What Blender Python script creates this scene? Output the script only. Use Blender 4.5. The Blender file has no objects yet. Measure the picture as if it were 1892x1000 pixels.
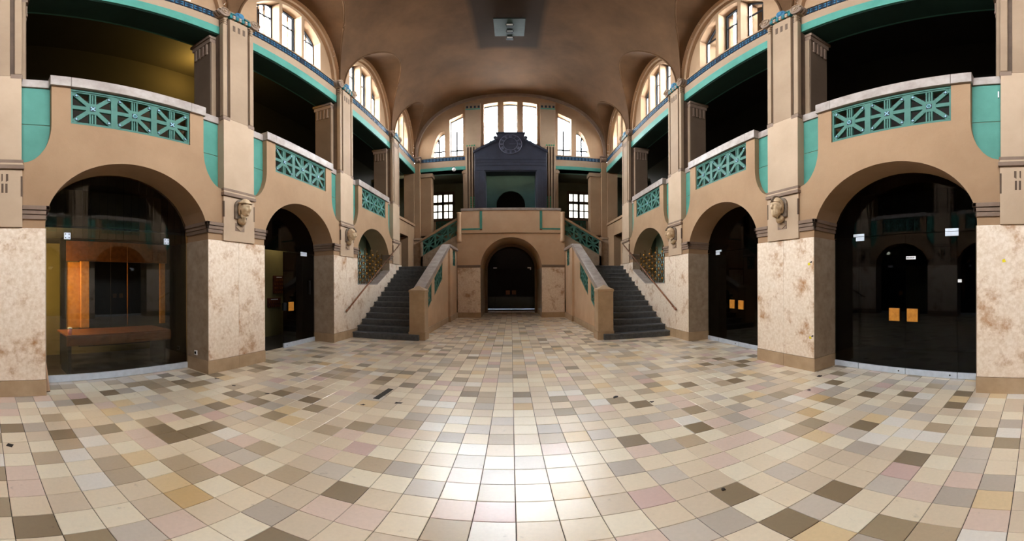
import bpy, bmesh, math, random
from mathutils import Vector
random.seed(7)
PI = math.pi
scn = bpy.context.scene
COL = scn.collection

# ------------------------------------------------------------------ camera
PXR = 617.0                      # pixels per radian of the stitched panorama (1892 x 1000)
cam = bpy.data.cameras.new('camera')
cam.type = 'PANO'
cam.panorama_type = 'EQUIRECTANGULAR'
cam.longitude_min = -944.5 / PXR
cam.longitude_max = 947.5 / PXR
cam.latitude_max = 524.0 / PXR
cam.latitude_min = -476.0 / PXR
cam.clip_start = 0.05
cam.clip_end = 300
camo = bpy.data.objects.new('camera', cam)
COL.objects.link(camo)
camo.location = (0, 0, 1.65)
camo.rotation_euler = (PI / 2, 0.0045, 0)
scn.camera = camo
scn.render.filter_size = 1.1

# ------------------------------------------------------------------ daylight, exposure
W = bpy.data.worlds.new('overcast_sky')
scn.world = W
W.use_nodes = True
bg = W.node_tree.nodes['Background']
bg.inputs[0].default_value = (0.90, 0.95, 1.0, 1)
bg.inputs[1].default_value = 30.0
scn.view_settings.view_transform = 'Standard'
scn.view_settings.look = 'None'
scn.view_settings.exposure = 1.68
scn.view_settings.gamma = 1.0
scn.view_settings.use_curve_mapping = False
cy = scn.cycles
cy.use_denoising = True
cy.max_bounces = 9
cy.diffuse_bounces = 6
cy.glossy_bounces = 3
cy.transparent_max_bounces = 10
cy.caustics_reflective = False
cy.caustics_refractive = False


def portal(loc, rot, sx, sy):
    l = bpy.data.lights.new('window_portal', 'AREA')
    l.shape = 'RECTANGLE'
    l.size = sx
    l.size_y = sy
    l.cycles.is_portal = True
    o = bpy.data.objects.new('window_portal', l)
    o.location = loc
    o.rotation_euler = rot
    COL.objects.link(o)


def lamp(name, loc, power, color, size=0.08):
    l = bpy.data.lights.new(name, 'POINT')
    l.energy = power
    l.color = color
    l.shadow_soft_size = size
    o = bpy.data.objects.new(name, l)
    o.location = loc
    COL.objects.link(o)


# ------------------------------------------------------------------ materials
def lin(c):
    return tuple(((x / 255) / 12.92 if x / 255 <= 0.04045 else ((x / 255 + 0.055) / 1.055) ** 2.4) for x in c) + (1,)


def newmat(name):
    m = bpy.data.materials.new(name)
    m.use_nodes = True
    nt = m.node_tree
    return m, nt, nt.nodes['Principled BSDF']


def mottled(name, c1, c2, scale=1.5, rough=0.8, bump=0.0, detail=6, spec=0.3, c3=None, scale3=0.4, lo=0.35, hi=0.65,
            rnd=False, metal=0.0, lo3=0.5, hi3=0.7, bscale=40, coat=0.0):
    m, nt, b = newmat(name)
    N, L = nt.nodes, nt.links
    geo = N.new('ShaderNodeNewGeometry')
    src = geo.outputs['Position']
    if rnd:
        oi = N.new('ShaderNodeObjectInfo')
        vm = N.new('ShaderNodeVectorMath')
        vm.operation = 'SCALE'
        vm.inputs[0].default_value = (37, 19, 53)
        L.new(oi.outputs['Random'], vm.inputs['Scale'])
        va = N.new('ShaderNodeVectorMath')
        L.new(src, va.inputs[0])
        L.new(vm.outputs[0], va.inputs[1])
        src = va.outputs[0]
    nz = N.new('ShaderNodeTexNoise')
    nz.inputs['Scale'].default_value = scale
    nz.inputs['Detail'].default_value = detail
    nz.inputs['Roughness'].default_value = 0.62
    L.new(src, nz.inputs['Vector'])
    mr = N.new('ShaderNodeMapRange')
    mr.inputs[1].default_value = lo
    mr.inputs[2].default_value = hi
    L.new(nz.outputs[0], mr.inputs[0])
    mx = N.new('ShaderNodeMix')
    mx.data_type = 'RGBA'
    mx.inputs[6].default_value = lin(c1)
    mx.inputs[7].default_value = lin(c2)
    L.new(mr.outputs[0], mx.inputs[0])
    out = mx.outputs[2]
    if c3:
        n3 = N.new('ShaderNodeTexNoise')
        n3.inputs['Scale'].default_value = scale3
        n3.inputs['Detail'].default_value = 8
        n3.inputs['Roughness'].default_value = 0.7
        L.new(src, n3.inputs['Vector'])
        m3 = N.new('ShaderNodeMapRange')
        m3.inputs[1].default_value = lo3
        m3.inputs[2].default_value = hi3
        L.new(n3.outputs[0], m3.inputs[0])
        x3 = N.new('ShaderNodeMix')
        x3.data_type = 'RGBA'
        x3.inputs[7].default_value = lin(c3)
        L.new(out, x3.inputs[6])
        L.new(m3.outputs[0], x3.inputs[0])
        out = x3.outputs[2]
    L.new(out, b.inputs['Base Color'])
    b.inputs['Roughness'].default_value = rough
    b.inputs['Specular IOR Level'].default_value = spec
    b.inputs['Metallic'].default_value = metal
    b.inputs['Coat Weight'].default_value = coat
    if bump:
        nb = N.new('ShaderNodeTexNoise')
        nb.inputs['Scale'].default_value = bscale
        nb.inputs['Detail'].default_value = 4
        L.new(src, nb.inputs['Vector'])
        bp = N.new('ShaderNodeBump')
        bp.inputs['Strength'].default_value = bump
        bp.inputs['Distance'].default_value = 0.01
        L.new(nb.outputs[0], bp.inputs['Height'])
        L.new(bp.outputs[0], b.inputs['Normal'])
    return m


M = {}
M['plaster'] = mottled('plaster', (158, 128, 99), (145, 115, 87), 0.9, 0.85, 0.15)
M['pilaster'] = mottled('pilaster_plaster', (148, 125, 102), (138, 115, 93), 1.3, 0.8, 0.1)
M['trimbrown'] = mottled('brown_trim_paint', (128, 107, 92), (115, 95, 81), 3, 0.75, 0.1)
M['deepbrown'] = mottled('deep_brown_paint', (92, 74, 60), (78, 62, 50), 3, 0.8, 0.1)
M['marble'] = mottled('shell_limestone', (232, 216, 199), (214, 192, 168), 18, 0.29, 0.06, 10, 0.4, (164, 116, 70), 2.3,
                      0.36, 0.64, True, 0.0, 0.525, 0.69, 55)
M['marbleshade'] = mottled('shaded_shell_limestone', (166, 148, 128), (140, 120, 100), 6, 0.4, 0.06, 10, 0.35, (140, 104, 72), 3.0,  # same limestone, the reveals' shade put into a darker colour
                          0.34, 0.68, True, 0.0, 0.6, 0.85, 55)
M['plinth'] = mottled('brown_plinth_stone', (178, 152, 122), (162, 136, 106), 3, 0.4, 0.05, rnd=True)
M['teal'] = mottled('teal_paint', (70, 132, 118), (60, 120, 106), 2.2, 0.6, 0.06)
M['tealgrey'] = mottled('weathered_teal_paint', (66, 112, 100), (56, 99, 88), 3, 0.6, 0.1)
M['paleteal'] = mottled('pale_teal_plaster', (178, 212, 200), (160, 198, 186), 1.5, 0.8, 0.05)
M['lampgreen'] = mottled('dark_green_enamel', (30, 43, 36), (25, 36, 30), 3, 0.6, 0)
M['blockplaster'] = mottled('sandy_block_plaster', (198, 166, 136), (184, 152, 122), 0.9, 0.8, 0.12)
M['pilasterlow'] = mottled('lit_pilaster_plaster', (178, 154, 130), (168, 144, 120), 1.3, 0.8, 0.1)  # pilaster plaster lightened, the brighter lower light put into its colour
M['piershade'] = mottled('shaded_pier_paint', (100, 82, 66), (90, 73, 58), 1.3, 0.8, 0.1)  # pier plaster with the shade of its sides put into the colour
M['soffit'] = mottled('shaded_teal_paint', (26, 54, 48), (21, 45, 40), 1.5, 0.7, 0.05)  # lintel teal with the underside shade put into its colour
M['alcove'] = mottled('grey_teal_paint', (62, 98, 101), (55, 88, 91), 1.5, 0.7, 0.05)
M['capstone'] = mottled('grey_cap_stone', (158, 146, 138), (130, 116, 108), 4, 0.45, 0.08, 8, 0.4, rnd=True)
M['vault'] = mottled('vault_plaster', (90, 63, 40), (70, 48, 29), 0.55, 0.9, 0.1, 6, 0.15)
M['darkgallery'] = mottled('shaded_gallery_paint', (30, 27, 22), (24, 22, 18), 1.0, 0.9, 0)  # gallery darkness painted into the wall and ceiling colour
M['greygreen'] = mottled('grey_green_paint', (96, 100, 84), (84, 88, 74), 1.2, 0.85, 0)
M['darkroom'] = mottled('shaded_room_paint', (24, 23, 21), (18, 17, 16), 1, 0.9, 0)  # near-black colour stands in for the rooms' lack of light
M['olive'] = mottled('olive_wall_paint', (110, 100, 62), (98, 88, 54), 1, 0.8, 0)
M['step'] = mottled('dark_step_stone', (92, 95, 98), (70, 73, 77), 9, 0.42, 0.12, 8, 0.4, rnd=True)
M['grout'] = mottled('dark_grout', (44, 38, 32), (36, 31, 27), 5, 0.7, 0)
M['metal'] = mottled('brushed_aluminium', (206, 214, 226), (190, 198, 210), 8, 0.5, 0, metal=0.35)
M['darkmetal'] = mottled('dark_steel', (40, 42, 46), (30, 32, 34), 6, 0.4, 0, metal=0.7)
M['brass'] = mottled('worn_gold_metal', (196, 140, 62), (150, 98, 40), 30, 0.38, 0, metal=0.85)
M['bronze'] = mottled('dark_bronze', (112, 82, 46), (78, 56, 32), 20, 0.45, 0, metal=0.7)
M['copper'] = mottled('worn_copper_brown', (150, 104, 78), (116, 78, 58), 15, 0.3, 0, metal=0.6)
M['wood'] = mottled('orange_wood', (190, 128, 48), (164, 104, 34), 14, 0.45, 0.05)
M['woodbrown'] = mottled('brown_wood', (120, 72, 36), (96, 56, 26), 10, 0.4, 0.05)
M['woodred'] = mottled('dark_red_wood', (84, 40, 26), (64, 30, 20), 12, 0.5, 0)
M['ink'] = mottled('dark_blue_stone', (38, 40, 52), (28, 30, 40), 3, 0.45, 0.1, 8, 0.4)
M['inklight'] = mottled('grey_blue_relief_stone', (84, 84, 98), (68, 68, 82), 6, 0.5, 0.1)
M['navy'] = mottled('navy_glaze', (17, 32, 48), (13, 25, 40), 12, 0.5, 0)
M['blueglaze'] = mottled('light_blue_glaze', (56, 108, 138), (42, 86, 114), 18, 0.5, 0)
M['whiteglaze'] = mottled('white_blue_glaze', (140, 178, 194), (112, 154, 174), 18, 0.5, 0)
M['tealglaze'] = mottled('teal_glaze', (30, 104, 104), (24, 86, 88), 18, 0.5, 0)
M['bust'] = mottled('weathered_bust_stone', (206, 182, 150), (176, 150, 118), 14, 0.75, 0.2, 8, c3=(140, 116, 90), scale3=9, lo3=0.6, hi3=0.8)
M['bustdark'] = mottled('darkened_bust_stone', (128, 112, 96), (96, 82, 70), 14, 0.8, 0.3, 8)
M['white'] = mottled('white_plastic', (226, 228, 230), (214, 216, 220), 8, 0.4, 0)
M['black'] = mottled('black_rubber', (22, 22, 22), (16, 16, 16), 8, 0.6, 0)
M['pink'] = mottled('pink_paper', (214, 150, 150), (196, 120, 124), 60, 0.6, 0)
M['pipe'] = mottled('beige_tube', (206, 172, 146), (190, 156, 130), 6, 0.6, 0)
M['yellow'] = mottled('yellow_tape', (226, 206, 40), (206, 186, 30), 30, 0.5, 0)
M['green'] = mottled('green_glaze', (48, 130, 92), (36, 106, 76), 20, 0.3, 0)
M['stain'] = mottled('black_grime', (52, 46, 42), (40, 36, 34), 30, 0.7, 0)

TILE_COL = [((242, 230, 206), 17), ((236, 220, 194), 18), ((228, 210, 184), 15), ((218, 200, 176), 13), ((190, 170, 142), 9),
            ((164, 146, 118), 6), ((140, 122, 96), 4), ((226, 202, 186), 8), ((212, 182, 172), 2), ((210, 198, 184), 9),
            ((228, 202, 158), 5), ((238, 232, 222), 4), ((210, 178, 128), 1), ((190, 178, 164), 6)]


def tile_mat(i, c):
    d = tuple(int(x * 0.95) for x in c)
    m = mottled('limestone_tile', c, d, 34, 0.3, 0.04, 8, 0.9, tuple(int(x * 0.72) for x in c), 9, 0.2, 0.8, False, 0, 0.62, 0.80, 9)
    nt = m.node_tree
    N, L = nt.nodes, nt.links
    b = N['Principled BSDF']
    geo = N.new('ShaderNodeNewGeometry')
    nz = N.new('ShaderNodeTexNoise')
    nz.inputs['Scale'].default_value = 22.0
    nz.inputs['Detail'].default_value = 6
    L.new(geo.outputs['Position'], nz.inputs['Vector'])
    mr = N.new('ShaderNodeMapRange')
    mr.inputs[1].default_value = 0.3
    mr.inputs[2].default_value = 0.7
    mr.inputs[3].default_value = 0.285
    mr.inputs[4].default_value = 0.33
    L.new(nz.outputs[0], mr.inputs[0])
    L.new(mr.outputs[0], b.inputs['Roughness'])
    return m


TM = [tile_mat(i, c) for i, (c, w) in enumerate(TILE_COL)]


def glass_mat(name, tint, refl_mul=1.0, rough=0.0):
    m, nt, b = newmat(name)
    N, L = nt.nodes, nt.links
    N.remove(b)
    tr = N.new('ShaderNodeBsdfTransparent')
    tr.inputs[0].default_value = tint
    gl = N.new('ShaderNodeBsdfGlossy')
    gl.inputs['Roughness'].default_value = rough
    gl.inputs[0].default_value = (refl_mul, refl_mul, refl_mul, 1)
    fr = N.new('ShaderNodeFresnel')
    fr.inputs[0].default_value = 1.5
    mx = N.new('ShaderNodeMixShader')
    L.new(fr.outputs[0], mx.inputs[0])
    L.new(tr.outputs[0], mx.inputs[1])
    L.new(gl.outputs[0], mx.inputs[2])
    L.new(mx.outputs[0], N['Material Output'].inputs[0])
    return m


M['pane'] = glass_mat('window_glass', (0.96, 0.97, 0.97, 1))
M['darkglass'] = glass_mat('tinted_door_glass', (0.34, 0.37, 0.40, 1), 0.5)
M['obscure'] = glass_mat('dimmed_obscured_glass', (0.21, 0.205, 0.18, 1))  # tint added so the sky behind these panes looks dimmer
M['boothglass'] = glass_mat('booth_glass', (0.80, 0.80, 0.78, 1), 0.7)

# vault: plaster with a darker square round the ceiling light
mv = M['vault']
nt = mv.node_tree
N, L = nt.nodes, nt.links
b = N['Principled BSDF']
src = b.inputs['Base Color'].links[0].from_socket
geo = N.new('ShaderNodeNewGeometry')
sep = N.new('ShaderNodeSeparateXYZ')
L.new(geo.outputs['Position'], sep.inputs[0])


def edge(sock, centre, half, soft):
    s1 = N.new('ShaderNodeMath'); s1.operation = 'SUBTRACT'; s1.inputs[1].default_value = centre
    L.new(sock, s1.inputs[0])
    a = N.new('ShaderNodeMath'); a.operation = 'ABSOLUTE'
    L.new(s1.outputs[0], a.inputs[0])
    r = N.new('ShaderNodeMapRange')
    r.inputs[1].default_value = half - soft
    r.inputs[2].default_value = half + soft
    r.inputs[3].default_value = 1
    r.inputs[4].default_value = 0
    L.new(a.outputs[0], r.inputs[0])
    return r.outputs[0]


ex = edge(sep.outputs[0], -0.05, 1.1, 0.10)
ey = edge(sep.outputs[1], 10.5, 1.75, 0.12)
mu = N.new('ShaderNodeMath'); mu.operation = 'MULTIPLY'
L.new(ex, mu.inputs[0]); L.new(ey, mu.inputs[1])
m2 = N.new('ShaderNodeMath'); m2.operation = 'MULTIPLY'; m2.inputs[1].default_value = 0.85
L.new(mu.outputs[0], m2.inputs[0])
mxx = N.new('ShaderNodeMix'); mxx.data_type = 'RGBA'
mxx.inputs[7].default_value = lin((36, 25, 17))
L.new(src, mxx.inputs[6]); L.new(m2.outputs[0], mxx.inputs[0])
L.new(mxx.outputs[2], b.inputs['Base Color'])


# ------------------------------------------------------------------ builders
WL = {}          # world location of every empty made here


def props(o, label=None, cat=None, group=None, kind=None):
    if label: o['label'] = label
    if cat: o['category'] = cat
    if group: o['group'] = group
    if kind: o['kind'] = kind
    return o


def thing(name, label, cat=None, loc=(0, 0, 0), group=None, kind=None):
    o = bpy.data.objects.new(name, None)
    o.empty_display_size = 0.1
    COL.objects.link(o)
    o.location = loc
    WL[o.name] = Vector(loc)
    return props(o, label, cat, group, kind)


class MB:
    def __init__(self):
        self.v, self.f, self.m = [], [], []

    def add(self, vs, fs, mi=0):
        k = len(self.v)
        self.v += [tuple(p) for p in vs]
        for f in fs:
            self.f.append([k + i for i in f])
            self.m.append(mi)

    def hexa(self, p, mi=0):     # p: 8 points, bottom 4 then top 4
        self.add(p, [(3, 2, 1, 0), (4, 5, 6, 7), (0, 1, 5, 4), (1, 2, 6, 5), (2, 3, 7, 6), (3, 0, 4, 7)], mi)

    def box(self, x0, x1, y0, y1, z0, z1, mi=0):
        self.hexa([(x0, y0, z0), (x1, y0, z0), (x1, y1, z0), (x0, y1, z0), (x0, y0, z1), (x1, y0, z1), (x1, y1, z1), (x0, y1, z1)], mi)

    def ubox(self, s, u0, u1, y0, y1, z0, z1, mi=0):
        self.box(s * u0, s * u1, y0, y1, z0, z1, mi)

    def prism(self, base, vec, mi=0):     # base: list of points, extruded by vec
        n = len(base)
        v = Vector(vec)
        self.add(list(base) + [tuple(Vector(p) + v) for p in base],
                 [tuple(range(n))[::-1], tuple(range(n, 2 * n))] + [(i, (i + 1) % n, n + (i + 1) % n, n + i) for i in range(n)], mi)

    def tube(self, pts, r, n=8, mi=0, caps=True):
        pts = [Vector(p) for p in pts]
        rings = []
        for i, p in enumerate(pts):
            d = (pts[min(i + 1, len(pts) - 1)] - pts[max(i - 1, 0)]).normalized()
            a = d.orthogonal().normalized()
            bb = d.cross(a)
            rr = r[i] if isinstance(r, (list, tuple)) else r
            rings.append([p + a * rr * math.cos(t * 2 * PI / n) + bb * rr * math.sin(t * 2 * PI / n) for t in range(n)])
        # keep rings aligned
        vs = [q for rg in rings for q in rg]
        fs = []
        for i in range(len(pts) - 1):
            for j in range(n):
                fs.append((i * n + j, i * n + (j + 1) % n, (i + 1) * n + (j + 1) % n, (i + 1) * n + j))
        if caps:
            fs.append(tuple(range(n))[::-1])
            fs.append(tuple(range((len(pts) - 1) * n, len(pts) * n)))
        self.add(vs, fs, mi)

    def lathe(self, o, axis, prof, n=16, mi=0):   # prof: (distance along axis, radius)
        o, ax = Vector(o), Vector(axis).normalized()
        a = ax.orthogonal().normalized()
        bb = ax.cross(a)
        vs, fs = [], []
        for (t, r) in prof:
            for j in range(n):
                an = 2 * PI * j / n
                vs.append(o + ax * t + a * (r * math.cos(an)) + bb * (r * math.sin(an)))
        k = len(prof)
        for i in range(k - 1):
            for j in range(n):
                fs.append((i * n + j, i * n + (j + 1) % n, (i + 1) * n + (j + 1) % n, (i + 1) * n + j))
        fs.append(tuple(range(n))[::-1])
        fs.append(tuple(range((k - 1) * n, k * n)))
        self.add(vs, fs, mi)

    def mesh(self, name, mats, off=Vector((0, 0, 0)), smooth=False, recalc=True):
        me = bpy.data.meshes.new(name)
        me.from_pydata([(p[0] - off.x, p[1] - off.y, p[2] - off.z) for p in self.v], [], self.f)
        for m in mats:
            me.materials.append(m)
        if len(mats) > 1:
            me.polygons.foreach_set('material_index', self.m)
        if recalc:
            bm = bmesh.new()
            bm.from_mesh(me)
            bmesh.ops.recalc_face_normals(bm, faces=bm.faces)
            bm.to_mesh(me)
            bm.free()
        if smooth:
            me.polygons.foreach_set('use_smooth', [True] * len(me.polygons))
        me.update()
        return me

    def build(self, name, mats, parent=None, smooth=False, bevel=0.0, origin=None, **kw):
        if not isinstance(mats, (list, tuple)):
            mats = [mats]
        if parent is not None:
            off = WL[parent.name]
        elif origin is not None:
            off = Vector(origin)
        else:
            off = Vector((0, 0, 0))
        own = Vector((0, 0, 0))
        me = self.mesh(name, mats, off, smooth)
        o = bpy.data.objects.new(name, me)
        COL.objects.link(o)
        if parent is not None:
            o.parent = parent
        else:
            o.location = off
        WL[o.name] = off if parent is None else off.copy()
        if bevel:
            md = o.modifiers.new('edge', 'BEVEL')
            md.width = bevel
            md.segments = 2
            md.limit_method = 'ANGLE'
        if smooth:
            try:
                me.shade_smooth_by_angle(0.7) if hasattr(me, 'shade_smooth_by_angle') else None
            except Exception:
                pass
        return props(o, **kw)


def part_box(name, mat, parent, s, u0, u1, y0, y1, z0, z1, bevel=0.0, **kw):
    mb = MB()
    mb.ubox(s, u0, u1, y0, y1, z0, z1)
    return mb.build(name, mat, parent, bevel=bevel, **kw)


def pbox(name, mat, parent, x0, x1, y0, y1, z0, z1, bevel=0.0, **kw):
    mb = MB()
    mb.box(x0, x1, y0, y1, z0, z1)
    return mb.build(name, mat, parent, bevel=bevel, **kw)


# columns of wall: intervals(t) -> list of (lo, hi) at parameter t; T(t, depth, z) -> point
def columns(mb, breaks, intervals, T, d0, d1, mi=0):
    e = 1e-5
    for a, c in zip(breaks[:-1], breaks[1:]):
        if c - a < 1e-6:
            continue
        A, B = intervals(a + e), intervals(c - e)
        for (la, ha), (lb, hb) in zip(A, B):
            if ha - la < 1e-4 and hb - lb < 1e-4:
                continue
            mb.hexa([T(a, d0, la), T(a, d1, la), T(c, d1, lb), T(c, d0, lb), T(a, d0, ha), T(a, d1, ha), T(c, d1, hb), T(c, d0, hb)], mi)


def brk(lo, hi, extra, step):
    n = max(1, int((hi - lo) / step))
    v = sorted(set([round(lo + (hi - lo) * i / n, 5) for i in range(n + 1)] + [round(x, 5) for x in extra if lo < x < hi]))
    return v


# ------------------------------------------------------------------ key dimensions (metres)
D, PIL, NIC, LIN, WINP = 4.735, 4.69, 4.865, 4.85, 5.05
GL = 5.38                                   # plane of the ground floor glazing
BC = [2.27, 6.62, 10.97]                    # bay centres
PC = [0.095, 4.445, 8.795, 13.145]          # pier centres
YE = 16.45                                  # end wall
YB = 16.04                                  # front of the central block
SIDE = {-1: 'left', 1: 'right'}
ORD = ['nearest', 'second', 'third', 'farthest']


def ell(dy, a, bb):
    q = 1 - (dy / a) ** 2
    return bb * math.sqrt(q) if q > 0 else 0.0


def arch(dy):
    return 2.5 + ell(dy, 1.43, 1.12)


def zvault(u):
    t = min(1.0, abs(u) / LIN)
    return 8.3 + 3.83 * (1 - t ** 2.3) ** (1 / 2.3)


LUN = [(2.27 + 4.35 * k, 2.05, 2.6) for k in (-1, 0, 1, 2)] + [(14.86, 1.5, 2.45)]


def zlun(y):
    z = 0
    for c, a, h in LUN:
        if abs(y - c) < a:
            z = max(z, 8.35 + ell(y - c, a, h))
    return z


# ------------------------------------------------------------------ vaulted ceiling
mb = MB()
NU, Y0, Y1 = 260, -5.4, YE
ys = []
y = Y0
while y < Y1 - 1e-6:
    ys.append(y)
    y += 0.16 if y < 0.3 else 0.04
ys.append(Y1)
us = []
for i in range(NU + 1):
    th = -PI / 2 + PI * i / NU
    us.append(LIN * math.copysign(abs(math.sin(th)) ** 0.9, math.sin(th)))
vs = []
for y in ys:
    zl = zlun(y)
    for u in us:
        zv = zvault(u)
        k = 0.025
        h = max(0.0, min(1.0, 0.5 + 0.5 * (zv - zl) / k)) if zl > 0 else 1.0
        z = zl * (1 - h) + zv * h + (k * h * (1 - h) if zl > 0 else 0)
        vs.append((u, y, z))
w = NU + 1
fs = [(j * w + i, j * w + i + 1, (j + 1) * w + i + 1, (j + 1) * w + i) for j in range(len(ys) - 1) for i in range(NU)]
mb.add(vs, fs)
beads = []
for c, a, h in LUN:
    pts = []
    for q in range(73):
        an = PI * q / 72
        yq, zq = c - a * math.cos(an), 8.35 + h * math.sin(an)
        tt = max(0.0, (zq - 8.3) / 3.83)
        uq = LIN * max(0.0, 1 - tt ** 2.3) ** (1 / 2.3)
        pts.append((uq, yq, zq))
    beads.append(pts)
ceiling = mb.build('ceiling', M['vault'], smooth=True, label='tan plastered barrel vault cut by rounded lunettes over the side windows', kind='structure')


for pts in beads:
    for s in (-1, 1):
        mb = MB()
        mb.tube([(s * u, min(y, YE - .02), z) for u, y, z in pts], 0.03, 8)
        mb.build('groin_bead', M['vault'], ceiling, smooth=True)


# ------------------------------------------------------------------ long side walls
def sill(y):
    return 1.63 if y < 11.12 else 1.63 + (y - 11.12) * 0.42


def side_wall(s):
    wall = thing('wall_' + SIDE[s], ('left' if s < 0 else 'right') + ' long wall of beige arcades on limestone piers under galleries', kind='structure')
    T = lambda y, d, z: (s * d, y, z)

    def bay(y):
        return min(range(3), key=lambda k: abs(y - BC[k]))

    def lows(y):
        k = bay(y)
        dy = y - BC[k]
        if abs(dy) < 1.43:
            if k == 2:
                return [(0, sill(y)), (arch(dy), None)]
            return [(arch(dy), None)]
        return [(0, None)]

    def hi_front(y):
        dy = abs(y - BC[bay(y)])
        if dy < 1.045: return 4.22
        if dy < 1.335: return 4.93
        if dy < 1.765:
            t = (dy - 1.335) / 0.43
            return 4.18 - 0.70 * math.sqrt(max(0, 1 - (1 - t) ** 2))
        return 3.48

    def hi_mid(y):
        return 4.22 if abs(y - BC[bay(y)]) < 1.045 else 4.93

    ex = []
    for c in BC:
        for q in (1.43, 1.429, 1.425, 1.41, 1.39, 1.36, 1.32, 1.045, 1.335, 1.34, 1.35, 1.37, 1.40, 1.765, 2.175):
            ex += [c - q, c + q]
    ex += [11.12]
    br = brk(-0.65, 13.89, ex, 0.07)
    mb = MB()
    for hi, d0, d1 in ((hi_front, D, NIC), (hi_mid, NIC, 5.05), (lambda y: 4.1, 5.05, 5.44)):
        columns(mb, br, lambda y: [(l, h if h is not None else hi(y)) for l, h in lows(y)], T, d0, d1)
    mb.build('arcade', M['plaster'], wall)

    # limestone facing of the piers, reveals, plinth blocks
    for k, pc in enumerate(PC):
        halves = [(pc - 0.745, pc - 0.002), (pc + 0.002, pc + 0.745)]
        for (a, c) in halves:
            z0 = 0.0
            part_box('marble_panel', M['marble'], wall, s, D - 0.014, D + 0.01, a, c, 0.256, 2.47, 0.003)
            part_box('plinth_block', M['plinth'], wall, s, D - 0.02, D + 0.01, a, c, z0, 0.25, 0.004)
        for e, q in ((-1, pc - 0.745), (1, pc + 0.745)):
            if k == 3 and e == 1:
                continue
            lowz = 0.0 if not (k == 3 or (k == 2 and e == 1)) else 1.7
            part_box('reveal_panel', M['marbleshade'], wall, s, D - 0.012, GL + 0.04, min(q, q + e * 0.012), max(q, q + e * 0.012), max(0.256, lowz), 2.47, 0.002)
            if lowz == 0:
                part_box('reveal_plinth', M['plinth'], wall, s, D - 0.019, GL + 0.04, min(q, q + e * 0.016), max(q, q + e * 0.016), 0, 0.25, 0.002)
            # impost moulding: three steps, on the face and through the reveal
            mi = MB()
            for (z0, z1, p) in ((2.60, 2.665, 0.025), (2.672, 2.73, 0.04), (2.737, 2.80, 0.06)):
                ya, yb = (q - 0 * e, pc + e * 0.41)
                mi.ubox(s, D - p, D + 0.02, min(q + e * p, yb), max(q + e * p, yb), z0, z1)
                mi.ubox(s, D - p, GL + 0.04, min(q, q + e * p), max(q, q + e * p), z0, z1)
            mi.build('impost_moulding', M['trimbrown'], wall, bevel=0.006)
    # stone sheathing of the stair niche sill
    mb = MB()
    columns(mb, brk(9.54, 12.4, [11.12], 0.4), lambda y: [(0.0, sill(y) + 0.004)], T, D - 0.014, D + 0.01)
    mb.build('stair_wall_facing', M['marble'], wall)
    mb = MB()
    columns(mb, brk(9.54, 12.4, [11.12], 0.4), lambda y: [(sill(y), sill(y) + 0.03)], T, D - 0.02, GL)
    mb.build('niche_sill', M['capstone'], wall)

    # teal panels in the niches beside each balcony, caps, lintels
    for k, c in enumerate(BC):
        for e in (-1, 1):
            ya, yb = c + e * 1.335, c + e * 1.765
            lo_, hi_ = min(ya, yb), max(ya, yb)
            for (z0, z1) in ((4.205, 4.93), (3.45, 4.195)):
                part_box('teal_panel', M['teal'], wall, s, NIC - 0.012, NIC + 0.01, lo_, hi_, z0, z1, 0.004)
            part_box('niche_cap', M['capstone'], wall, s, NIC - 0.045, 5.10, lo_, hi_, 4.93, 5.09, 0.006)
        for (a, bq) in ((-1.36, -1.05), (-1.046, 1.046), (1.05, 1.36)):
            part_box('cap_stone', M['capstone'], wall, s, D - 0.045, 5.10, c + a, c + bq, 4.93, 5.13, 0.006)
    # lintels with frieze
    for k in range(4):
        a = PC[k] + 0.38
        bq = PC[k + 1] - 0.38 if k < 3 else 16.36
        part_box('lintel', M['teal'], wall, s, LIN - 0.03, 5.45, a, bq, 7.52, 7.79, 0.008)
        part_box('soffit_shade', M['soffit'], wall, s, LIN + .02, 5.44, a, bq, 7.506, 7.522)  # added strip, shade painted under the teal lintel
        part_box('architrave', M['pilaster'], wall, s, LIN - 0.012, 5.45, a, bq, 7.79, 8.08, 0.006)
        fr = part_box('frieze', M['trimbrown'], wall, s, LIN, 5.45, a, bq, 8.08, 8.32)
        part_box('frieze_fillet', M['pilaster'], wall, s, LIN - 0.03, WINP, a, bq, 8.30, 8.34, 0.004)
        n = int((bq - a) / 0.19)
        st = (bq - a) / n
        for i in range(n):
            yc = a + st * (i + 0.5)
            mt = MB()
            mt.ubox(s, LIN - 0.012, LIN + 0.005, yc - st * 0.46, yc + st * 0.46, 8.10, 8.285, 0)
            if i == n // 2:
                mt.ubox(s, LIN - 0.02, LIN, yc - st * 0.3, yc + st * 0.3, 8.14, 8.245, 0)
            else:
                X = s * (LIN - 0.012)
                for q in (-1, 1):
                    h = st * 0.42
                    for (za, zb) in ((8.11, 8.19), (8.195, 8.275)):
                        zm = (za + zb) / 2
                        mt.prism([(X, yc + q * h, za + 0.008), (X, yc + q * h, zb - 0.008), (X, yc + q * 0.012, zm)], (-s * 0.009, 0, 0), 1)
            mt.build('frieze_tile', [M['navy'], M['blueglaze']], fr)
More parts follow.
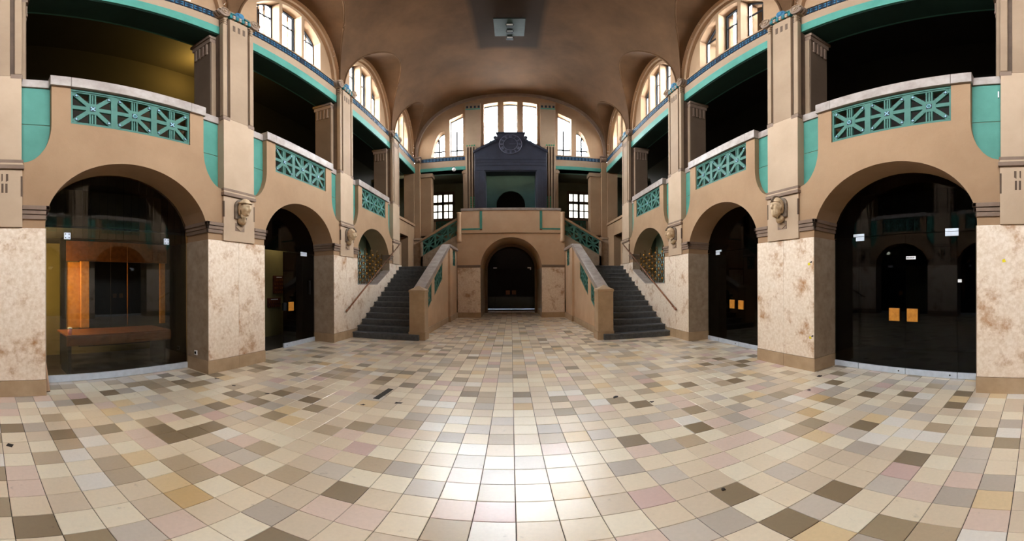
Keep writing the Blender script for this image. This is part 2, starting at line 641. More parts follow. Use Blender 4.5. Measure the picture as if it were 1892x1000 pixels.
    # rear piers between the gallery openings
    for k, pc in enumerate(PC):
        mp = MB()
        mp.ubox(s, 4.95, 5.50, pc - 0.5, pc + 0.5, 4.1, 7.53)
        mp.build('gallery_pier', M['piershade'], wall, bevel=0.02)  # side shade painted on; the front panel stays pale
        part_box('pier_front', M['pilaster'], wall, s, 4.935, 4.952, pc - .485, pc + .485, 4.1, 7.28, 0.004)
        mp = MB()
        for (z0, z1, p) in ((7.28, 7.40, 0.02), (7.40, 7.48, 0.05)):
            mp.ubox(s, 4.95 - p * 0.5, 5.5 + p, pc - 0.5 - p, pc + 0.5 + p, z0, z1)
        for e in (-1, 1):
            for q in range(4):
                uq = 5.04 + q * 0.115
                yb = pc + e * 0.5
                mp.ubox(s, uq, uq + 0.05, min(yb, yb + e * 0.025), max(yb, yb + e * 0.025), 6.98, 7.26)
                mp.lathe((s * (uq + 0.025), yb, 6.96), (0, e, 0), [(0, 0.04), (0.03, 0.035)], 10)
        mp.build('pier_capital', M['trimbrown'], wall)
    # clerestory lunette walls with three lights each
    for i, (c, a, h) in enumerate(LUN):
        aw = a - 0.3
        big = a > 1.8
        hw, mw = (0.39, 0.12) if big else (0.31, 0.11)
        e1, e2 = hw, hw + mw
        e3 = e2 + 2 * hw

        def ints(y, c=c, aw=aw, h=h, e1=e1, e2=e2, e3=e3):
            dy = abs(y - c)
            top = zlun(y) + 0.02 if abs(y - c) < a else 8.35
            if dy < e1 or e2 < dy < e3:
                t = 8.35 + ell(dy, aw, h - 0.28)
                return [(8.3, 8.36), (min(t, top), max(top, t))]
            return [(8.3, 8.36), (8.36, max(top, 8.37))]
        bk = brk(c - a, c + a, [c + q * e for q in (-1, 1) for e in (e1, e2, e3, a - 0.005, a - 0.02, a - 0.05)], 0.08)
        mb = MB()
        columns(mb, bk, ints, T, WINP, WINP + 0.34)
        # soffit between the vault and the window wall
        for y0_, y1_ in zip(bk[:-1], bk[1:]):
            z0_, z1_ = max(8.3, zlun(y0_ + 1e-5)), max(8.3, zlun(y1_ - 1e-5))
            mb.add([T(y0_, LIN - 0.01, z0_), T(y1_, LIN - 0.01, z1_), T(y1_, WINP + 0.02, z1_), T(y0_, WINP + 0.02, z0_)], [(0, 1, 2, 3)])
        mb.build('clerestory_wall', M['plaster'], wall)
        # moulded arch over the lights
        mo = MB()
        prev = None
        for q in range(41):
            an = PI * q / 40
            pts = []
            for rr, dd in ((0.0, WINP - 0.10), (0.0, WINP + 0.02), (-0.13, WINP + 0.02), (-0.13, WINP - 0.10)):
                pts.append((s * dd, c - (a + rr) * math.cos(an), 8.35 + (h + rr) * math.sin(an)))
            if prev:
                mo.add(prev + pts, [(0, 1, 5, 4), (1, 2, 6, 5), (2, 3, 7, 6), (3, 0, 4, 7)])
            prev = pts
        mo.build('arch_moulding', M['plaster'], wall, smooth=False)
        if c > 0:
            wn = thing('window_%d' % (i + (0 if s < 0 else 10)), 'three-light arched clerestory window above the %s gallery opening, %s along the wall' % (SIDE[s], ['', 'nearest', 'second', 'third', 'fourth'][i]), kind='structure', loc=(s * (WINP + 0.27), c, 8.35))
            uf = WINP + 0.27
            for (p0, p1) in ((-e3, -e2), (-e1, e1), (e2, e3)):
                fr, gl = MB(), MB()
                b2 = [p0 + (p1 - p0) * j / 8 for j in range(9)]
                tops = [8.35 + ell(abs(p), aw, h - 0.28) for p in b2]
                # frame strips
                fr.ubox(s, uf - 0.03, uf + 0.03, c + p0, c + p0 + 0.04, 8.36, tops[0])
                fr.ubox(s, uf - 0.03, uf + 0.03, c + p1 - 0.04, c + p1, 8.36, tops[-1])
                fr.ubox(s, uf - 0.03, uf + 0.03, c + p0, c + p1, 8.36, 8.41)
                for j in range(8):
                    fr.hexa([T(c + b2[j], uf - 0.03, tops[j] - 0.06), T(c + b2[j], uf + 0.03, tops[j] - 0.06), T(c + b2[j + 1], uf + 0.03, tops[j + 1] - 0.06), T(c + b2[j + 1], uf - 0.03, tops[j + 1] - 0.06),
                             T(c + b2[j], uf - 0.03, tops[j]), T(c + b2[j], uf + 0.03, tops[j]), T(c + b2[j + 1], uf + 0.03, tops[j + 1]), T(c + b2[j + 1], uf - 0.03, tops[j + 1])])
                    gl.add([T(c + b2[j], uf, 8.38), T(c + b2[j + 1], uf, 8.38), T(c + b2[j + 1], uf, tops[j + 1] - 0.02), T(c + b2[j], uf, tops[j] - 0.02)], [(0, 1, 2, 3)])
                fr.build('light_frame', M['darkmetal'], wn)
                gl.build('pane', M['pane'], wn)
                mu_ = MB()
                vy = c + p0 + (p1 - p0) * 0.36
                mu_.ubox(s, uf - 0.018, uf + 0.018, vy - 0.022, vy + 0.022, 8.38, min(tops[2], tops[3]) - 0.02)
                zt = min(tops)
                for zq in (8.80, 8.80 + (max(tops) - 8.8) * 0.62):
                    if zq < max(tops) - 0.25:
                        ya_, yb_ = c + p0 + 0.02, c + p1 - 0.02
                        if zq > zt - 0.05:
                            ins = [b2[j] for j in range(9) if tops[j] > zq]
                            ya_, yb_ = c + min(ins), c + max(ins)
                        mu_.ubox(s, uf - 0.018, uf + 0.018, ya_, yb_, zq - 0.024, zq + 0.024)
                mu_.build('muntin', M['darkmetal'], wn)
        portal((s * (WINP + 0.40), c, 8.36 + (h - 0.28) / 2), (0, s * PI / 2, 0), h - 0.28, 2 * e3)
    return wall


walls = {s: side_wall(s) for s in (-1, 1)}

# wall behind the galleries, floors and rooms of the side aisles
for s in (-1, 1):
    p = walls[s]
    part_box('gallery_floor', M['greygreen'], p, s, 5.05, 7.7, -5.4, 18.9, 3.95, 4.1)
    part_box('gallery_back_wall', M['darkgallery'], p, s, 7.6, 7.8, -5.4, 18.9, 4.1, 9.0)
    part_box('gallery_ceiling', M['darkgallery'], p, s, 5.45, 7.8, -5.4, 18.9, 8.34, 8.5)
    part_box('gallery_inner_lintel', M['tealgrey'], p, s, 5.45, 5.5, -0.65, 16.3, 7.52, 8.34)
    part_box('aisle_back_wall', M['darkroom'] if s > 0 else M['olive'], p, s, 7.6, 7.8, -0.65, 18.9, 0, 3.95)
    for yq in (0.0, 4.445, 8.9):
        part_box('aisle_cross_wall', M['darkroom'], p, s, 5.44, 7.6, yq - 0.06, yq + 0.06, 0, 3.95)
    # landing bay beside the stairs: doorway below, parapet above
    mb = MB()
    mb.ubox(s, 4.88, 5.3, 13.89, 14.15, 2.0, 4.6)
    mb.ubox(s, 4.88, 5.3, 15.35, 16.4, 2.0, 4.6)
    mb.ubox(s, 4.88, 5.3, 14.15, 15.35, 3.95, 4.6)
    mb.ubox(s, 4.82, 5.34, 13.89, 16.4, 4.6, 4.72)
    mb.build('landing_side_wall', M['plaster'], p, bevel=0.01)
    # corner pier with marble base
    mb = MB()
    mb.ubox(s, 4.56, 4.86, 16.36, 17.0, 2.2, 8.1)
    mb.ubox(s, 4.86, 5.42, 16.34, 17.0, 2.2, 7.52)
    mb.ubox(s, 4.0, 4.56, 16.5, 17.0, 4.1, 7.45)
    mb.build('corner_pier', M['plaster'], p, bevel=0.02)
    mb = MB()
    mb.ubox(s, 4.46, 5.36, 16.26, 16.5, 2.2, 3.86)
    mb.ubox(s, 4.42, 5.40, 16.22, 16.5, 3.86, 3.98)
    mb.build('pier_base', M['marbleshade'], p, bevel=0.02)
    # behind the viewer: plain wall
    mb = MB()
    mb.ubox(s, D, 5.4, -5.4, -0.65, 0, 8.34)
    mb.build('rear_wall_stretch', M['plaster'], p)
    mb = MB()
    mb.ubox(s, D - 0.02, D, -5.2, -0.65, 0, 2.47)
    mb.build('rear_marble_dado', M['marble'], p)

# ------------------------------------------------------------------ end wall with the great window
end = thing('wall_end', 'end wall with great arched window over the stair landings', kind='structure')
TX = lambda x, d, z: (x, d, z)


def end_ints(x):
    ax = abs(x)
    top = zvault(ax) + 0.05
    if ax < 0.345: return [(7.42, 8.36), (11.62 - 0.25 * ax ** 2, top)]
    if 0.61 < ax < 1.31: return [(7.42, 8.36), (11.62 - 0.09 * ax ** 2, top)]
    if ax < 1.31: return [(7.42, 8.36), (8.36, top)]
    if ax < 2.24: return [(4.1, 8.36), (8.36, top)]
    wt = None
    if 2.36 < ax < 3.03: wt = 10.93 - (ax - 2.36) * 0.50
    if 3.29 < ax < 3.99: wt = 8.4 + 1.5 * max(0.0, 1 - ((ax - 3.29) / 0.70) ** 2.6)
    if wt: return [(7.55, 8.38), (wt, max(top, wt))]
    return [(7.55, 8.38), (8.38, max(8.4, top))]


ex = [q * e for q in (-1, 1) for e in (0.345, 0.61, 1.31, 2.24, 2.36, 3.03, 3.29, 3.99, 4.5, 4.7, 4.8, 4.83)]
mb = MB()
columns(mb, brk(-4.86, 4.86, ex, 0.1), end_ints, TX, YE, YE + 0.55)
mb.build('window_wall', M['plaster'], end)
# arch band where the wall meets the vault
mb = MB()
prev = None
for i in range(61):
    th = -PI / 2 + PI * i / 60
    u = LIN * math.copysign(abs(math.sin(th)) ** 0.9, math.sin(th))
    pts = []
    for k_, dd in ((0.0, YE - 0.10), (0.0, YE + 0.01), (0.16, YE + 0.01), (0.16, YE - 0.10)):
        f = 1 - k_ / LIN
        pts.append((u * f, dd, 8.3 + (zvault(u) - 8.3) * (1 - k_ / 3.83)))
    if prev:
        mb.add(prev + pts, [(0, 1, 5, 4), (1, 2, 6, 5), (2, 3, 7, 6), (3, 0, 4, 7)])
    prev = pts
mb.build('arch_band', M['trimbrown'], end)
for s in (-1, 1):
    part_box('lintel', M['teal'], end, s, 2.22, 4.6, YE - 0.03, YE + 0.75, 7.55, 7.74, 0.008)
    part_box('architrave', M['pilaster'], end, s, 2.22, 4.6, YE - 0.015, YE + 0.02, 7.74, 8.08, 0.005)
    fr = part_box('frieze', M['trimbrown'], end, s, 2.22, 4.6, YE - 0.01, YE + 0.02, 8.08, 8.30)
    part_box('frieze_fillet', M['pilaster'], end, s, 2.22, 4.6, YE - 0.04, YE + 0.02, 8.29, 8.33, 0.004)
    n = 13
    st = (4.5 - 2.26) / n
    for i in range(n):
        xc = s * (2.26 + st * (i + 0.5))
        mt = MB()
        mt.box(xc - st * 0.46, xc + st * 0.46, YE - 0.022, YE, 8.10, 8.28, 0)
        for q in (-1, 1):
            for (za, zb) in ((8.11, 8.19), (8.195, 8.27)):
                mt.prism([(xc + q * st * 0.42, YE - 0.022, za + 0.008), (xc + q * st * 0.42, YE - 0.022, zb - 0.008), (xc + q * 0.012, YE - 0.022, (za + zb) / 2)], (0, -0.009, 0), 1)
        mt.build('frieze_tile', [M['navy'], M['blueglaze']], fr)
    # wide pilaster beside the great window
    part_box('pilaster_strip', M['pilaster'], end, s, 1.46, 2.22, YE - 0.14, YE + 0.02, 5.2, 11.75 - 0.25, 0.008)
    for q in range(4):
        xr = 1.50 + q * 0.19
        part_box('pilaster_ornament', M['navy'], end, s, xr, xr + 0.10, YE - 0.15, YE - 0.13, 11.18, 11.32)
        part_box('green_tile', M['green'], end, s, 1.74 + q * 0.12, 1.74 + q * 0.12 + 0.06, YE - 0.155, YE - 0.13, 8.82, 8.90)
    part_box('teal_fillet', M['teal'], end, s, 1.47, 2.21, YE - 0.16, YE - 0.13, 11.08, 11.14)
    part_box('groove_ground', M['deepbrown'], end, s, 1.70, 2.2, YE - 0.148, YE - 0.13, 5.3, 8.76)
    for q in range(4):
        xr = 1.70 + q * 0.143
        part_box('rib', M['pilaster'], end, s, xr, xr + 0.055, YE - 0.19, YE - 0.13, 5.3, 8.76, 0.01)
    for c_ in range(2):
        for r_ in range(6):
            xr = 1.765 + c_ * 0.143
            part_box('green_tile', M['green'], end, s, xr + 0.005, xr + 0.068, YE - 0.17, YE - 0.13, 5.36 + r_ * 0.115, 5.36 + r_ * 0.115 + 0.08)
    # slim pilaster at the side of the gallery opening
    mb = MB()
    mb.ubox(s, 2.20, 2.36, YE, YE + 0.5, 4.1, 7.55)
    mb.ubox(s, 2.18, 2.42, YE - 0.03, YE + 0.5, 7.33, 7.47)
    mb.build('slim_pilaster', M['pilaster'], end, bevel=0.01)
    mb = MB()
    mb.ubox(s, 3.92, 4.6, YE - 0.02, YE + 0.5, 7.25, 7.47)
    mb.build('pier_capital', M['pilaster'], end, bevel=0.02)
    # gallery parapet beyond the flight with its cap
    mb = MB()
    mb.ubox(s, 2.36, 3.05, YE + 1.15, YE + 1.4, 4.1, 5.05)
    mb.ubox(s, 4.02, 4.6, YE + 1.15, YE + 1.4, 4.1, 5.05)
    mb.ubox(s, 2.36, 4.6, YE + 1.15, YE + 1.4, 4.1, 4.35)
    mb.build('gallery_parapet', M['plaster'], end)
    part_box('gallery_parapet_cap', M['deepbrown'], end, s, 2.36, 4.7, YE + 1.10, YE + 1.45, 5.05, 5.17, 0.01)

# great window glazing
wn = thing('window_21', 'great five-part arched window in the end wall', kind='structure', loc=(0, YE + 0.4, 8.38))
for lo_, hi_, zf in ([(-0.345, 0.345, lambda x: 11.62 - 0.25 * x * x)] +
                     [(q * 0.96 - 0.35, q * 0.96 + 0.35, lambda x: 11.62 - 0.09 * x * x) for q in (-1, 1)] +
                     [(q * 2.695 - 0.335, q * 2.695 + 0.335, lambda x: 10.93 - (abs(x) - 2.36) * 0.5) for q in (-1, 1)] +
                     [(q * 3.64 - 0.35, q * 3.64 + 0.35, lambda x: 8.4 + 1.5 * max(0.0, 1 - ((abs(x) - 3.29) / 0.70) ** 2.6)) for q in (-1, 1)]):
    gl, fr = MB(), MB()
    bs = [lo_ + (hi_ - lo_) * j / 8 for j in range(9)]
    yg = YE + 0.4
    for j in range(8):
        gl.add([(bs[j], yg, 8.38), (bs[j + 1], yg, 8.38), (bs[j + 1], yg, zf(bs[j + 1])), (bs[j], yg, zf(bs[j]))], [(0, 1, 2, 3)])
        fr.hexa([(bs[j], yg - .03, zf(bs[j]) - .05), (bs[j + 1], yg - .03, zf(bs[j + 1]) - .05), (bs[j + 1], yg + .03, zf(bs[j + 1]) - .05), (bs[j], yg + .03, zf(bs[j]) - .05),
                 (bs[j], yg - .03, zf(bs[j])), (bs[j + 1], yg - .03, zf(bs[j + 1])), (bs[j + 1], yg + .03, zf(bs[j + 1])), (bs[j], yg + .03, zf(bs[j]))])
    fr.box(lo_, lo_ + 0.035, yg - .03, yg + .03, 8.38, zf(lo_))
    fr.box(hi_ - 0.035, hi_, yg - .03, yg + .03, 8.38, zf(hi_))
    fr.box(lo_, hi_, yg - .03, yg + .03, 8.38, 8.42)
    gl.build('pane', M['pane'], wn)
    fr.build('light_frame', M['darkmetal'], wn)
    mu_ = MB()
    xm = (lo_ + hi_) / 2 - 0.02
    zt = zf(xm) - 0.05
    if abs(xm) > 2:
        mu_.box(xm - .04, xm + .04, yg - .02, yg + .02, 8.4, min(zt, 10.0))
        inner = [x for x in bs if zf(x) > 8.82]
        mu_.box(min(inner), max(inner), yg - .02, yg + .02, 8.78, 8.86)
    else:
        for z_ in (9.3, 10.2, 11.0):
            mu_.box(lo_ + .01, hi_ - .01, yg - .02, yg + .02, z_, z_ + 0.03)
    mu_.build('muntin', M['darkmetal'], wn)
portal((0, YE + 0.6, 10.0), (-PI / 2, 0, 0), 8.0, 3.3)

# wall at the very back: windows beside the landings, passage door in the middle
back = thing('wall_back', 'grey green back wall behind the landings', kind='structure')
DW = 1.33


def back_ints(x):
    ax = abs(x)
    if ax < DW: return [(2.4 + ell(ax, DW, 1.33), 9.0)]
    if 3.2 < ax < 4.56: return [(0, 5.40), (7.05, 9.0)]
    return [(0, 9.0)]


ex = [q * e for q in (-1, 1) for e in (DW, DW - .003, DW - .02, DW - .06, 3.2, 4.56)]
mb = MB()
columns(mb, brk(-7.8, 7.8, ex, 0.12), back_ints, TX, 18.8, 19.1)
mb.build('back_wall_face', M['greygreen'], back)
mb = MB()
mb.box(-7.8, 7.8, YE + 0.7, 19.0, 7.56, 7.7)
mb.build('rear_gallery_ceiling', M['greygreen'], back)
for s in (-1, 1):
    mb = MB()
    mb.ubox(s, 2.6, 7.6, 17.6, 18.9, 3.95, 4.1)
    mb.build('rear_gallery_floor', M['greygreen'], back)
    wn = thing('window_%d' % (22 + (s > 0)), 'twelve-pane casement window beside the %s stair landing' % SIDE[s], kind='structure', loc=(s * 3.88, 18.85, 5.4))
    mb = MB()
    x0, x1, z0, z1 = 3.2, 4.56, 5.40, 7.05
    yy0, yy1 = 18.80, 18.90
    mb.ubox(s, x0, x0 + .12, yy0, yy1, z0, z1); mb.ubox(s, x1 - .12, x1, yy0, yy1, z0, z1)
    mb.ubox(s, x0, x1, yy0, yy1, z0, z0 + .06); mb.ubox(s, x0, x1, yy0, yy1, z1 - .16, z1)
    mb.ubox(s, 3.82, 3.94, yy0, yy1, z0, z1); mb.ubox(s, x0, x1, yy0, yy1, 6.28, 6.44)
    mb.build('window_frame', M['deepbrown'], wn)
    mb = MB()
    for xm in (3.565, 4.195):
        mb.ubox(s, xm - .03, xm + .03, yy0 + .02, yy1, z0, z1)
    mb.ubox(s, x0, x1, yy0 + .02, yy1, 5.84, 5.90)
    mb.build('muntin', M['deepbrown'], wn)
    for (a, c) in ((3.29, 3.548), (3.582, 3.84), (3.92, 4.178), (4.212, 4.47)):
        for (za, zb) in ((5.46, 5.86), (5.89, 6.30), (6.42, 6.89)):
            part_box('pane', M['obscure'], wn, s, a, c, 18.86, 18.866, za, zb)
    portal((s * 3.88, 19.15, 6.22), (-PI / 2, 0, 0), 1.36, 1.65)

# ------------------------------------------------------------------ central block with passage
blk = thing('wall_centre', 'central stone block with arched passage door under the balcony', kind='structure')


def blk_ints(x):
    ax = abs(x)
    if ax < 1.48: return [(2.42 + ell(ax, 1.48, 1.47), 4.1)]
    return [(0, 4.1)]


ex = [q * e for q in (-1, 1) for e in (1.48, 1.477, 1.465, 1.44, 1.40)]
mb = MB()
columns(mb, brk(-2.6, 2.6, ex, 0.1), blk_ints, TX, YB, 18.8)
mb.build('passage_block', M['blockplaster'], blk)
for s in (-1, 1):
    part_box('marble_panel', M['marble'], blk, s, 1.48, 2.58, YB - 0.015, YB + 0.01, 0.256, 2.42, 0.003)
    part_box('plinth_block', M['plinth'], blk, s, 1.48, 2.58, YB - 0.02, YB + 0.01, 0, 0.25, 0.003)
    part_box('reveal_panel', M['marbleshade'], blk, s, 1.468, 1.49, YB - 0.012, 18.8, 0.25, 2.42, 0.002)
    part_box('reveal_plinth', M['plinth'], blk, s, 1.464, 1.49, YB - 0.018, 18.8, 0, 0.25, 0.002)
    part_box('impost_band', M['trimbrown'], blk, s, 1.48, 2.6, YB - 0.03, YB + 0.01, 2.43, 2.55, 0.006)
    mb = MB()
    mb.lathe((s * 2.50, YB - 0.03, 3.66), (0, 0, 1), [(0, .06), (.03, .11), (.16, .12), (.2, .105), (1.4, .105), (1.45, .12), (1.5, .12)], 18)
    mb.build('edge_column', M['blockplaster'], blk, smooth=True)
    part_box('teal_strip', M['teal'], blk, s, 1.38, 1.50, YB - 0.075, YB - 0.05, 4.30, 5.2, 0.003)
    part_box('teal_strip', M['teal'], blk, s, 1.50, 2.38, YB - 0.075, YB - 0.05, 4.26, 4.34, 0.003)
    part_box('strip_foot', M['deepbrown'], blk, s, 1.38, 1.50, YB - 0.08, YB - 0.05, 4.24, 4.30, 0.003)
pbox('balcony_parapet', M['blockplaster'], blk, -2.40, 2.40, YB - 0.06, YB + 0.25, 4.1, 5.22, 0.01)
pbox('parapet_cap', M['capstone'], blk, -2.42, 2.42, YB - 0.10, YB + 0.30, 5.22, 5.34, 0.01)
pbox('balcony_floor', M['greygreen'], blk, -2.6, 2.6, YB, 18.8, 4.08, 4.11)
# alcove behind the surround
mb = MB()


def alc(x):
    ax = abs(x)
    if ax < 0.75: return [(5.9 + ell(ax, 0.75, 0.75), 7.55)]
    return [(4.1, 7.55)]


columns(mb, brk(-1.5, 1.5, [-.75, .75, -.745, .745, -.72, .72], 0.1), alc, TX, 17.6, 17.7)
mb.build('alcove_wall', M['alcove'], blk)
for s in (-1, 1):
    part_box('alcove_cheek', M['alcove'], blk, s, 1.5, 1.6, 16.9, 17.7, 4.1, 7.55)

# ------------------------------------------------------------------ unseen wall behind the viewer, placed and darkened to limit light 
rear = thing('wall_rear', 'unseen entrance wall behind the viewer, darkened to limit the light', kind='structure')


pbox('entrance_wall', M['deepbrown'], rear, -7.8, 7.8, -5.5, -5.2, 0, 12.6)

# ------------------------------------------------------------------ floor of limestone tiles
floor = thing('floor', 'polished floor of square limestone tiles in cream, beige, grey and pink', kind='structure')
mb = MB()
mb.add([(-8, -5.4, -0.008), (8, -5.4, -0.008), (8, 19.2, -0.008), (-8, 19.2, -0.008)], [(0, 1, 2, 3)])
mb.build('floor_bed', M['grout'], floor)
TS, X0, YT0 = 0.25, 0.02, 0.15
cum = []
tot = 0
for c, w_ in TILE_COL:
    tot += w_
    cum.append(tot)


def pick(ix, iy):
    r = random.Random(ix * 7919 + iy * 104729 + 11)
    bias = 0.12 if abs(ix) > 8 else 0
    v = r.random() * tot
    for i, c in enumerate(cum):
        if v < c:
            return i
    return 0


def tile_verts(cx, cy, h=0.0):
    a, c = TS / 2 - 0.0025, TS / 2 - 0.0050
    vs = []
    for (q, z) in ((a, -0.009), (a, -0.0015), (c, 0.0)):
        vs += [(cx - q, cy - q, z + h), (cx + q, cy - q, z + h), (cx + q, cy + q, z + h), (cx - q, cy + q, z + h)]
    fs = [(8, 9, 10, 11)]
    for k in (0, 4):
        for j in range(4):
            fs.append((k + j, k + (j + 1) % 4, k + 4 + (j + 1) % 4, k + 4 + j))
    return vs, fs


tiles = []
for iy in range(-14, 76):
    cy_ = YT0 + TS * (iy + 0.5)
    for ix in range(-22, 22):
        cx_ = X0 + TS * (ix + 0.5)
        if abs(cx_) > (5.5 if cy_ < 9.0 else 4.74) or (cy_ > 16.2 and abs(cx_) > 1.6) or (cy_ > 9.6 and abs(cx_) > 2.85):
            continue
        r2 = cx_ * cx_ + cy_ * cy_
        dep = math.atan2(1.65, math.sqrt(r2))
        vis = cy_ > 0.05 and dep < 0.765 and abs(cx_) < 4.72
        tiles.append((0 if vis else 1, r2, ix, iy, cx_, cy_))
tiles.sort()
tmesh = []
for i in range(len(TM)):
    t = MB()
    t.add(*tile_verts(0, 0))
    tmesh.append(t.mesh('tile', [TM[i]], recalc=False))
field = MB()
for n, (v_, r2, ix, iy, cx_, cy_) in enumerate(tiles):
    k = pick(ix, iy)
    if n < 300:
        o = bpy.data.objects.new('tile', tmesh[k])
        o.location = (cx_, cy_, random.Random(n).uniform(-0.0004, 0.0004))
        COL.objects.link(o)
        o.parent = floor
    else:
        field.add(*tile_verts(cx_, cy_), mi=k)
me = field.mesh('tile_field', TM, recalc=False)
o = bpy.data.objects.new('tile_field', me)
COL.objects.link(o)
o.parent = floor
o['kind'] = 'stuff'
# side room floors
for s in (-1, 1):
    part_box('aisle_floor', M['grout'], floor, s, 5.45, 7.6, -0.6, 9, -0.006, -0.001)


# ------------------------------------------------------------------ pilasters
def pilaster(s, k):
    pc = PC[k]
    place = ['beside the viewer at the picture edge', 'between the nearest and second arches', 'between the second arch and the stair niche', 'beyond the stair niche'][k]
    orn = ['with a carved fork mark at the picture edge', 'carrying the %s between the nearest two arches' % ('head of a woman' if s < 0 else 'bearded head'),
           'carrying the %s beside the stair niche' % ('crested-hair head' if s < 0 else 'beardless helmeted head'), 'at the top of the stairs beyond the niche'][k]
    t = thing('pilaster', '%s wall pilaster %s' % (SIDE[s], orn), 'pilaster', (s * D, pc, 2.47), 'pilasters of the ' + SIDE[s] + ' wall')
    part_box('lower_block', M['pilasterlow'], t, s, PIL, NIC + .02, pc - .41, pc + .41, 2.475, 3.345, 0.006)
    mb = MB()
    for (z0, z1, p) in ((3.35, 3.415, .035), (3.45, 3.50, .02)):
        mb.ubox(s, PIL - p, NIC, pc - .41 - p * .6, pc + .41 + p * .6, z0, z1)
    mb.build('band', M['trimbrown'], t, bevel=0.005)
    part_box('band_fillet', M['pilasterlow'], t, s, PIL - .018, NIC, pc - .415, pc + .415, 3.415, 3.45, 0.003)
    part_box('middle_block', M['pilasterlow'], t, s, PIL, 4.98, pc - .40, pc + .40, 3.50, 5.05, 0.006)
    part_box('shaft', M['pilaster'], t, s, PIL, 4.98, pc - .235, pc + .235, 5.05, 8.08, 0.006)
    part_box('shaft_core', M['deepbrown'], t, s, PIL + .06, 4.97, pc - .385, pc + .385, 5.05, 8.08)
    for e in (-1, 1):
        a = pc + e * .30
        c = pc + e * .405
        part_box('colonette', M['pilaster'], t, s, PIL + .005, PIL + .11, min(a, c), max(a, c), 5.10, 7.82, 0.012)
        part_box('colonette_foot', M['trimbrown'], t, s, PIL - .004, PIL + .12, min(pc + e * .24, c + e * .01), max(pc + e * .24, c + e * .01), 5.0, 5.09, 0.008)
        mb = MB()
        for zz in (7.86, 7.94, 8.02):
            mb.lathe((s * (PIL + .10), pc + e * .35, zz), (-s, 0, 0), [(0, .042), (.09, .042), (.105, .03), (.11, .012)], 12)
        mb.build('disc_drop', M['pilaster'], t)
        part_box('edge_groove', M['deepbrown'], t, s, PIL - .003, PIL + .03, min(pc + e * .385, pc + e * .412), max(pc + e * .385, pc + e * .412), 2.93, 3.24)
    for q in (-1, 0, 1):
        part_box('slot', M['deepbrown'], t, s, PIL - .004, PIL + .02, pc + q * .13 - .03, pc + q * .13 + .03, 7.68, 7.88)
    # capital
    cap = part_box('capital', M['pilaster'], t, s, PIL + .02, 5.0, pc - .45, pc + .45, 8.08, 8.36, 0.01)
    for e in (-1, 1):
        yc, zc = pc + e * .40, 8.23
        mb = MB()
        prof = [(0, .10)]
        for q in range(5):
            d_ = .02 + q * .075
            prof += [(d_, .145), (d_ + .045, .145), (d_ + .055, .115), (d_ + .068, .115)]
        prof += [(.42, .10)]
        mb.lathe((s * (PIL - .06), yc, zc), (s, 0, 0), prof, 20)
        mb.build('volute', M['trimbrown'], cap)
        mb = MB()
        pts = [(s * (PIL - .065), yc + e * (.135 - .0115 * q * .5) * math.cos(q * PI / 6), zc + (.135 - .0115 * q * .5) * math.sin(q * PI / 6)) for q in range(23)]
        mb.tube(pts, [.02 - .0006 * q for q in range(23)], 6)
        mb.lathe((s * (PIL - .05), yc, zc), (-s, 0, 0), [(0, .03), (.03, .025), (.036, .01)], 10)
        mb.build('spiral', M['pilaster'], cap)
    mb = MB()
    for q in range(7):
        yq = pc - .24 + q * .08
        mb.ubox(s, PIL - .05, PIL + .03, yq - .034, yq + .034, 8.09, 8.22, (q + 1) % 2)
        mb.ubox(s, PIL - .056, PIL + .03, yq - .034, yq + .034, 8.13, 8.15, 2)
    mb.build('glazed_roll', [M['pilaster'], M['tealglaze'], M['blueglaze']], cap, bevel=0.008)
    mb = MB()
    mb.lathe((s * (PIL + .02), pc, 8.32), (-s, 0, 0), [(0, .12), (.05, .12), (.07, .09), (.07, .085), (.09, .07), (.09, .02)], 20)
    mb.build('medallion', M['blueglaze'], cap)
    for e in (-1, 1):
        for q in range(3):
            mb = MB()
            mb.lathe((s * (PIL + .02), pc + e * (.15 + q * .055), 8.30 - q * .01), (-s, 0, 0), [(0, .035), (.05, .03), (.06, .01)], 10)
            mb.build('leaf_knob', M['tealglaze'], cap)
    mb = MB()
    mb.ubox(s, PIL + .0, 5.0, pc - .30, pc + .30, 8.36, 8.40)
    mb.build('abacus', M['trimbrown'], cap, bevel=0.006)
    if k == 0:
        for q in (-1, 1):
            yq = pc + 0.155 + q * .028
            mb = MB()
            X = s * (PIL - .004)
            mb.prism([(X, yq - .016, 2.98), (X, yq + .016, 2.98), (X, yq + .016, 3.12), (X, yq - .016, 3.12)], (s * .02, 0, 0))
            mb.prism([(X, yq - .012 + q * .004, 3.15), (X, yq + .016 + q * .010, 3.17), (X, yq + .016 + q * .010, 3.27), (X, yq - .012 + q * .004, 3.27)], (s * .02, 0, 0))
            mb.build('fork_mark', M['deepbrown'], t)
    if k in (1, 2):
        mb = MB()
        mb.ubox(s, PIL - .006, PIL + .01, pc - .12, pc + .12, 2.685, 2.84)
        dg = mb.build('diamond_ground', M['trimbrown'], t)
        mb = MB()
        X = s * (PIL - .006)
        mb.prism([(X, pc - .115, 2.762), (X, pc, 2.69), (X, pc + .115, 2.762), (X, pc, 2.835)], (-s * .014, 0, 0))
        mb.build('diamond', M['pilaster'], dg)
    return t


for s in (-1, 1):
    for k in range(4):
        pilaster(s, k)
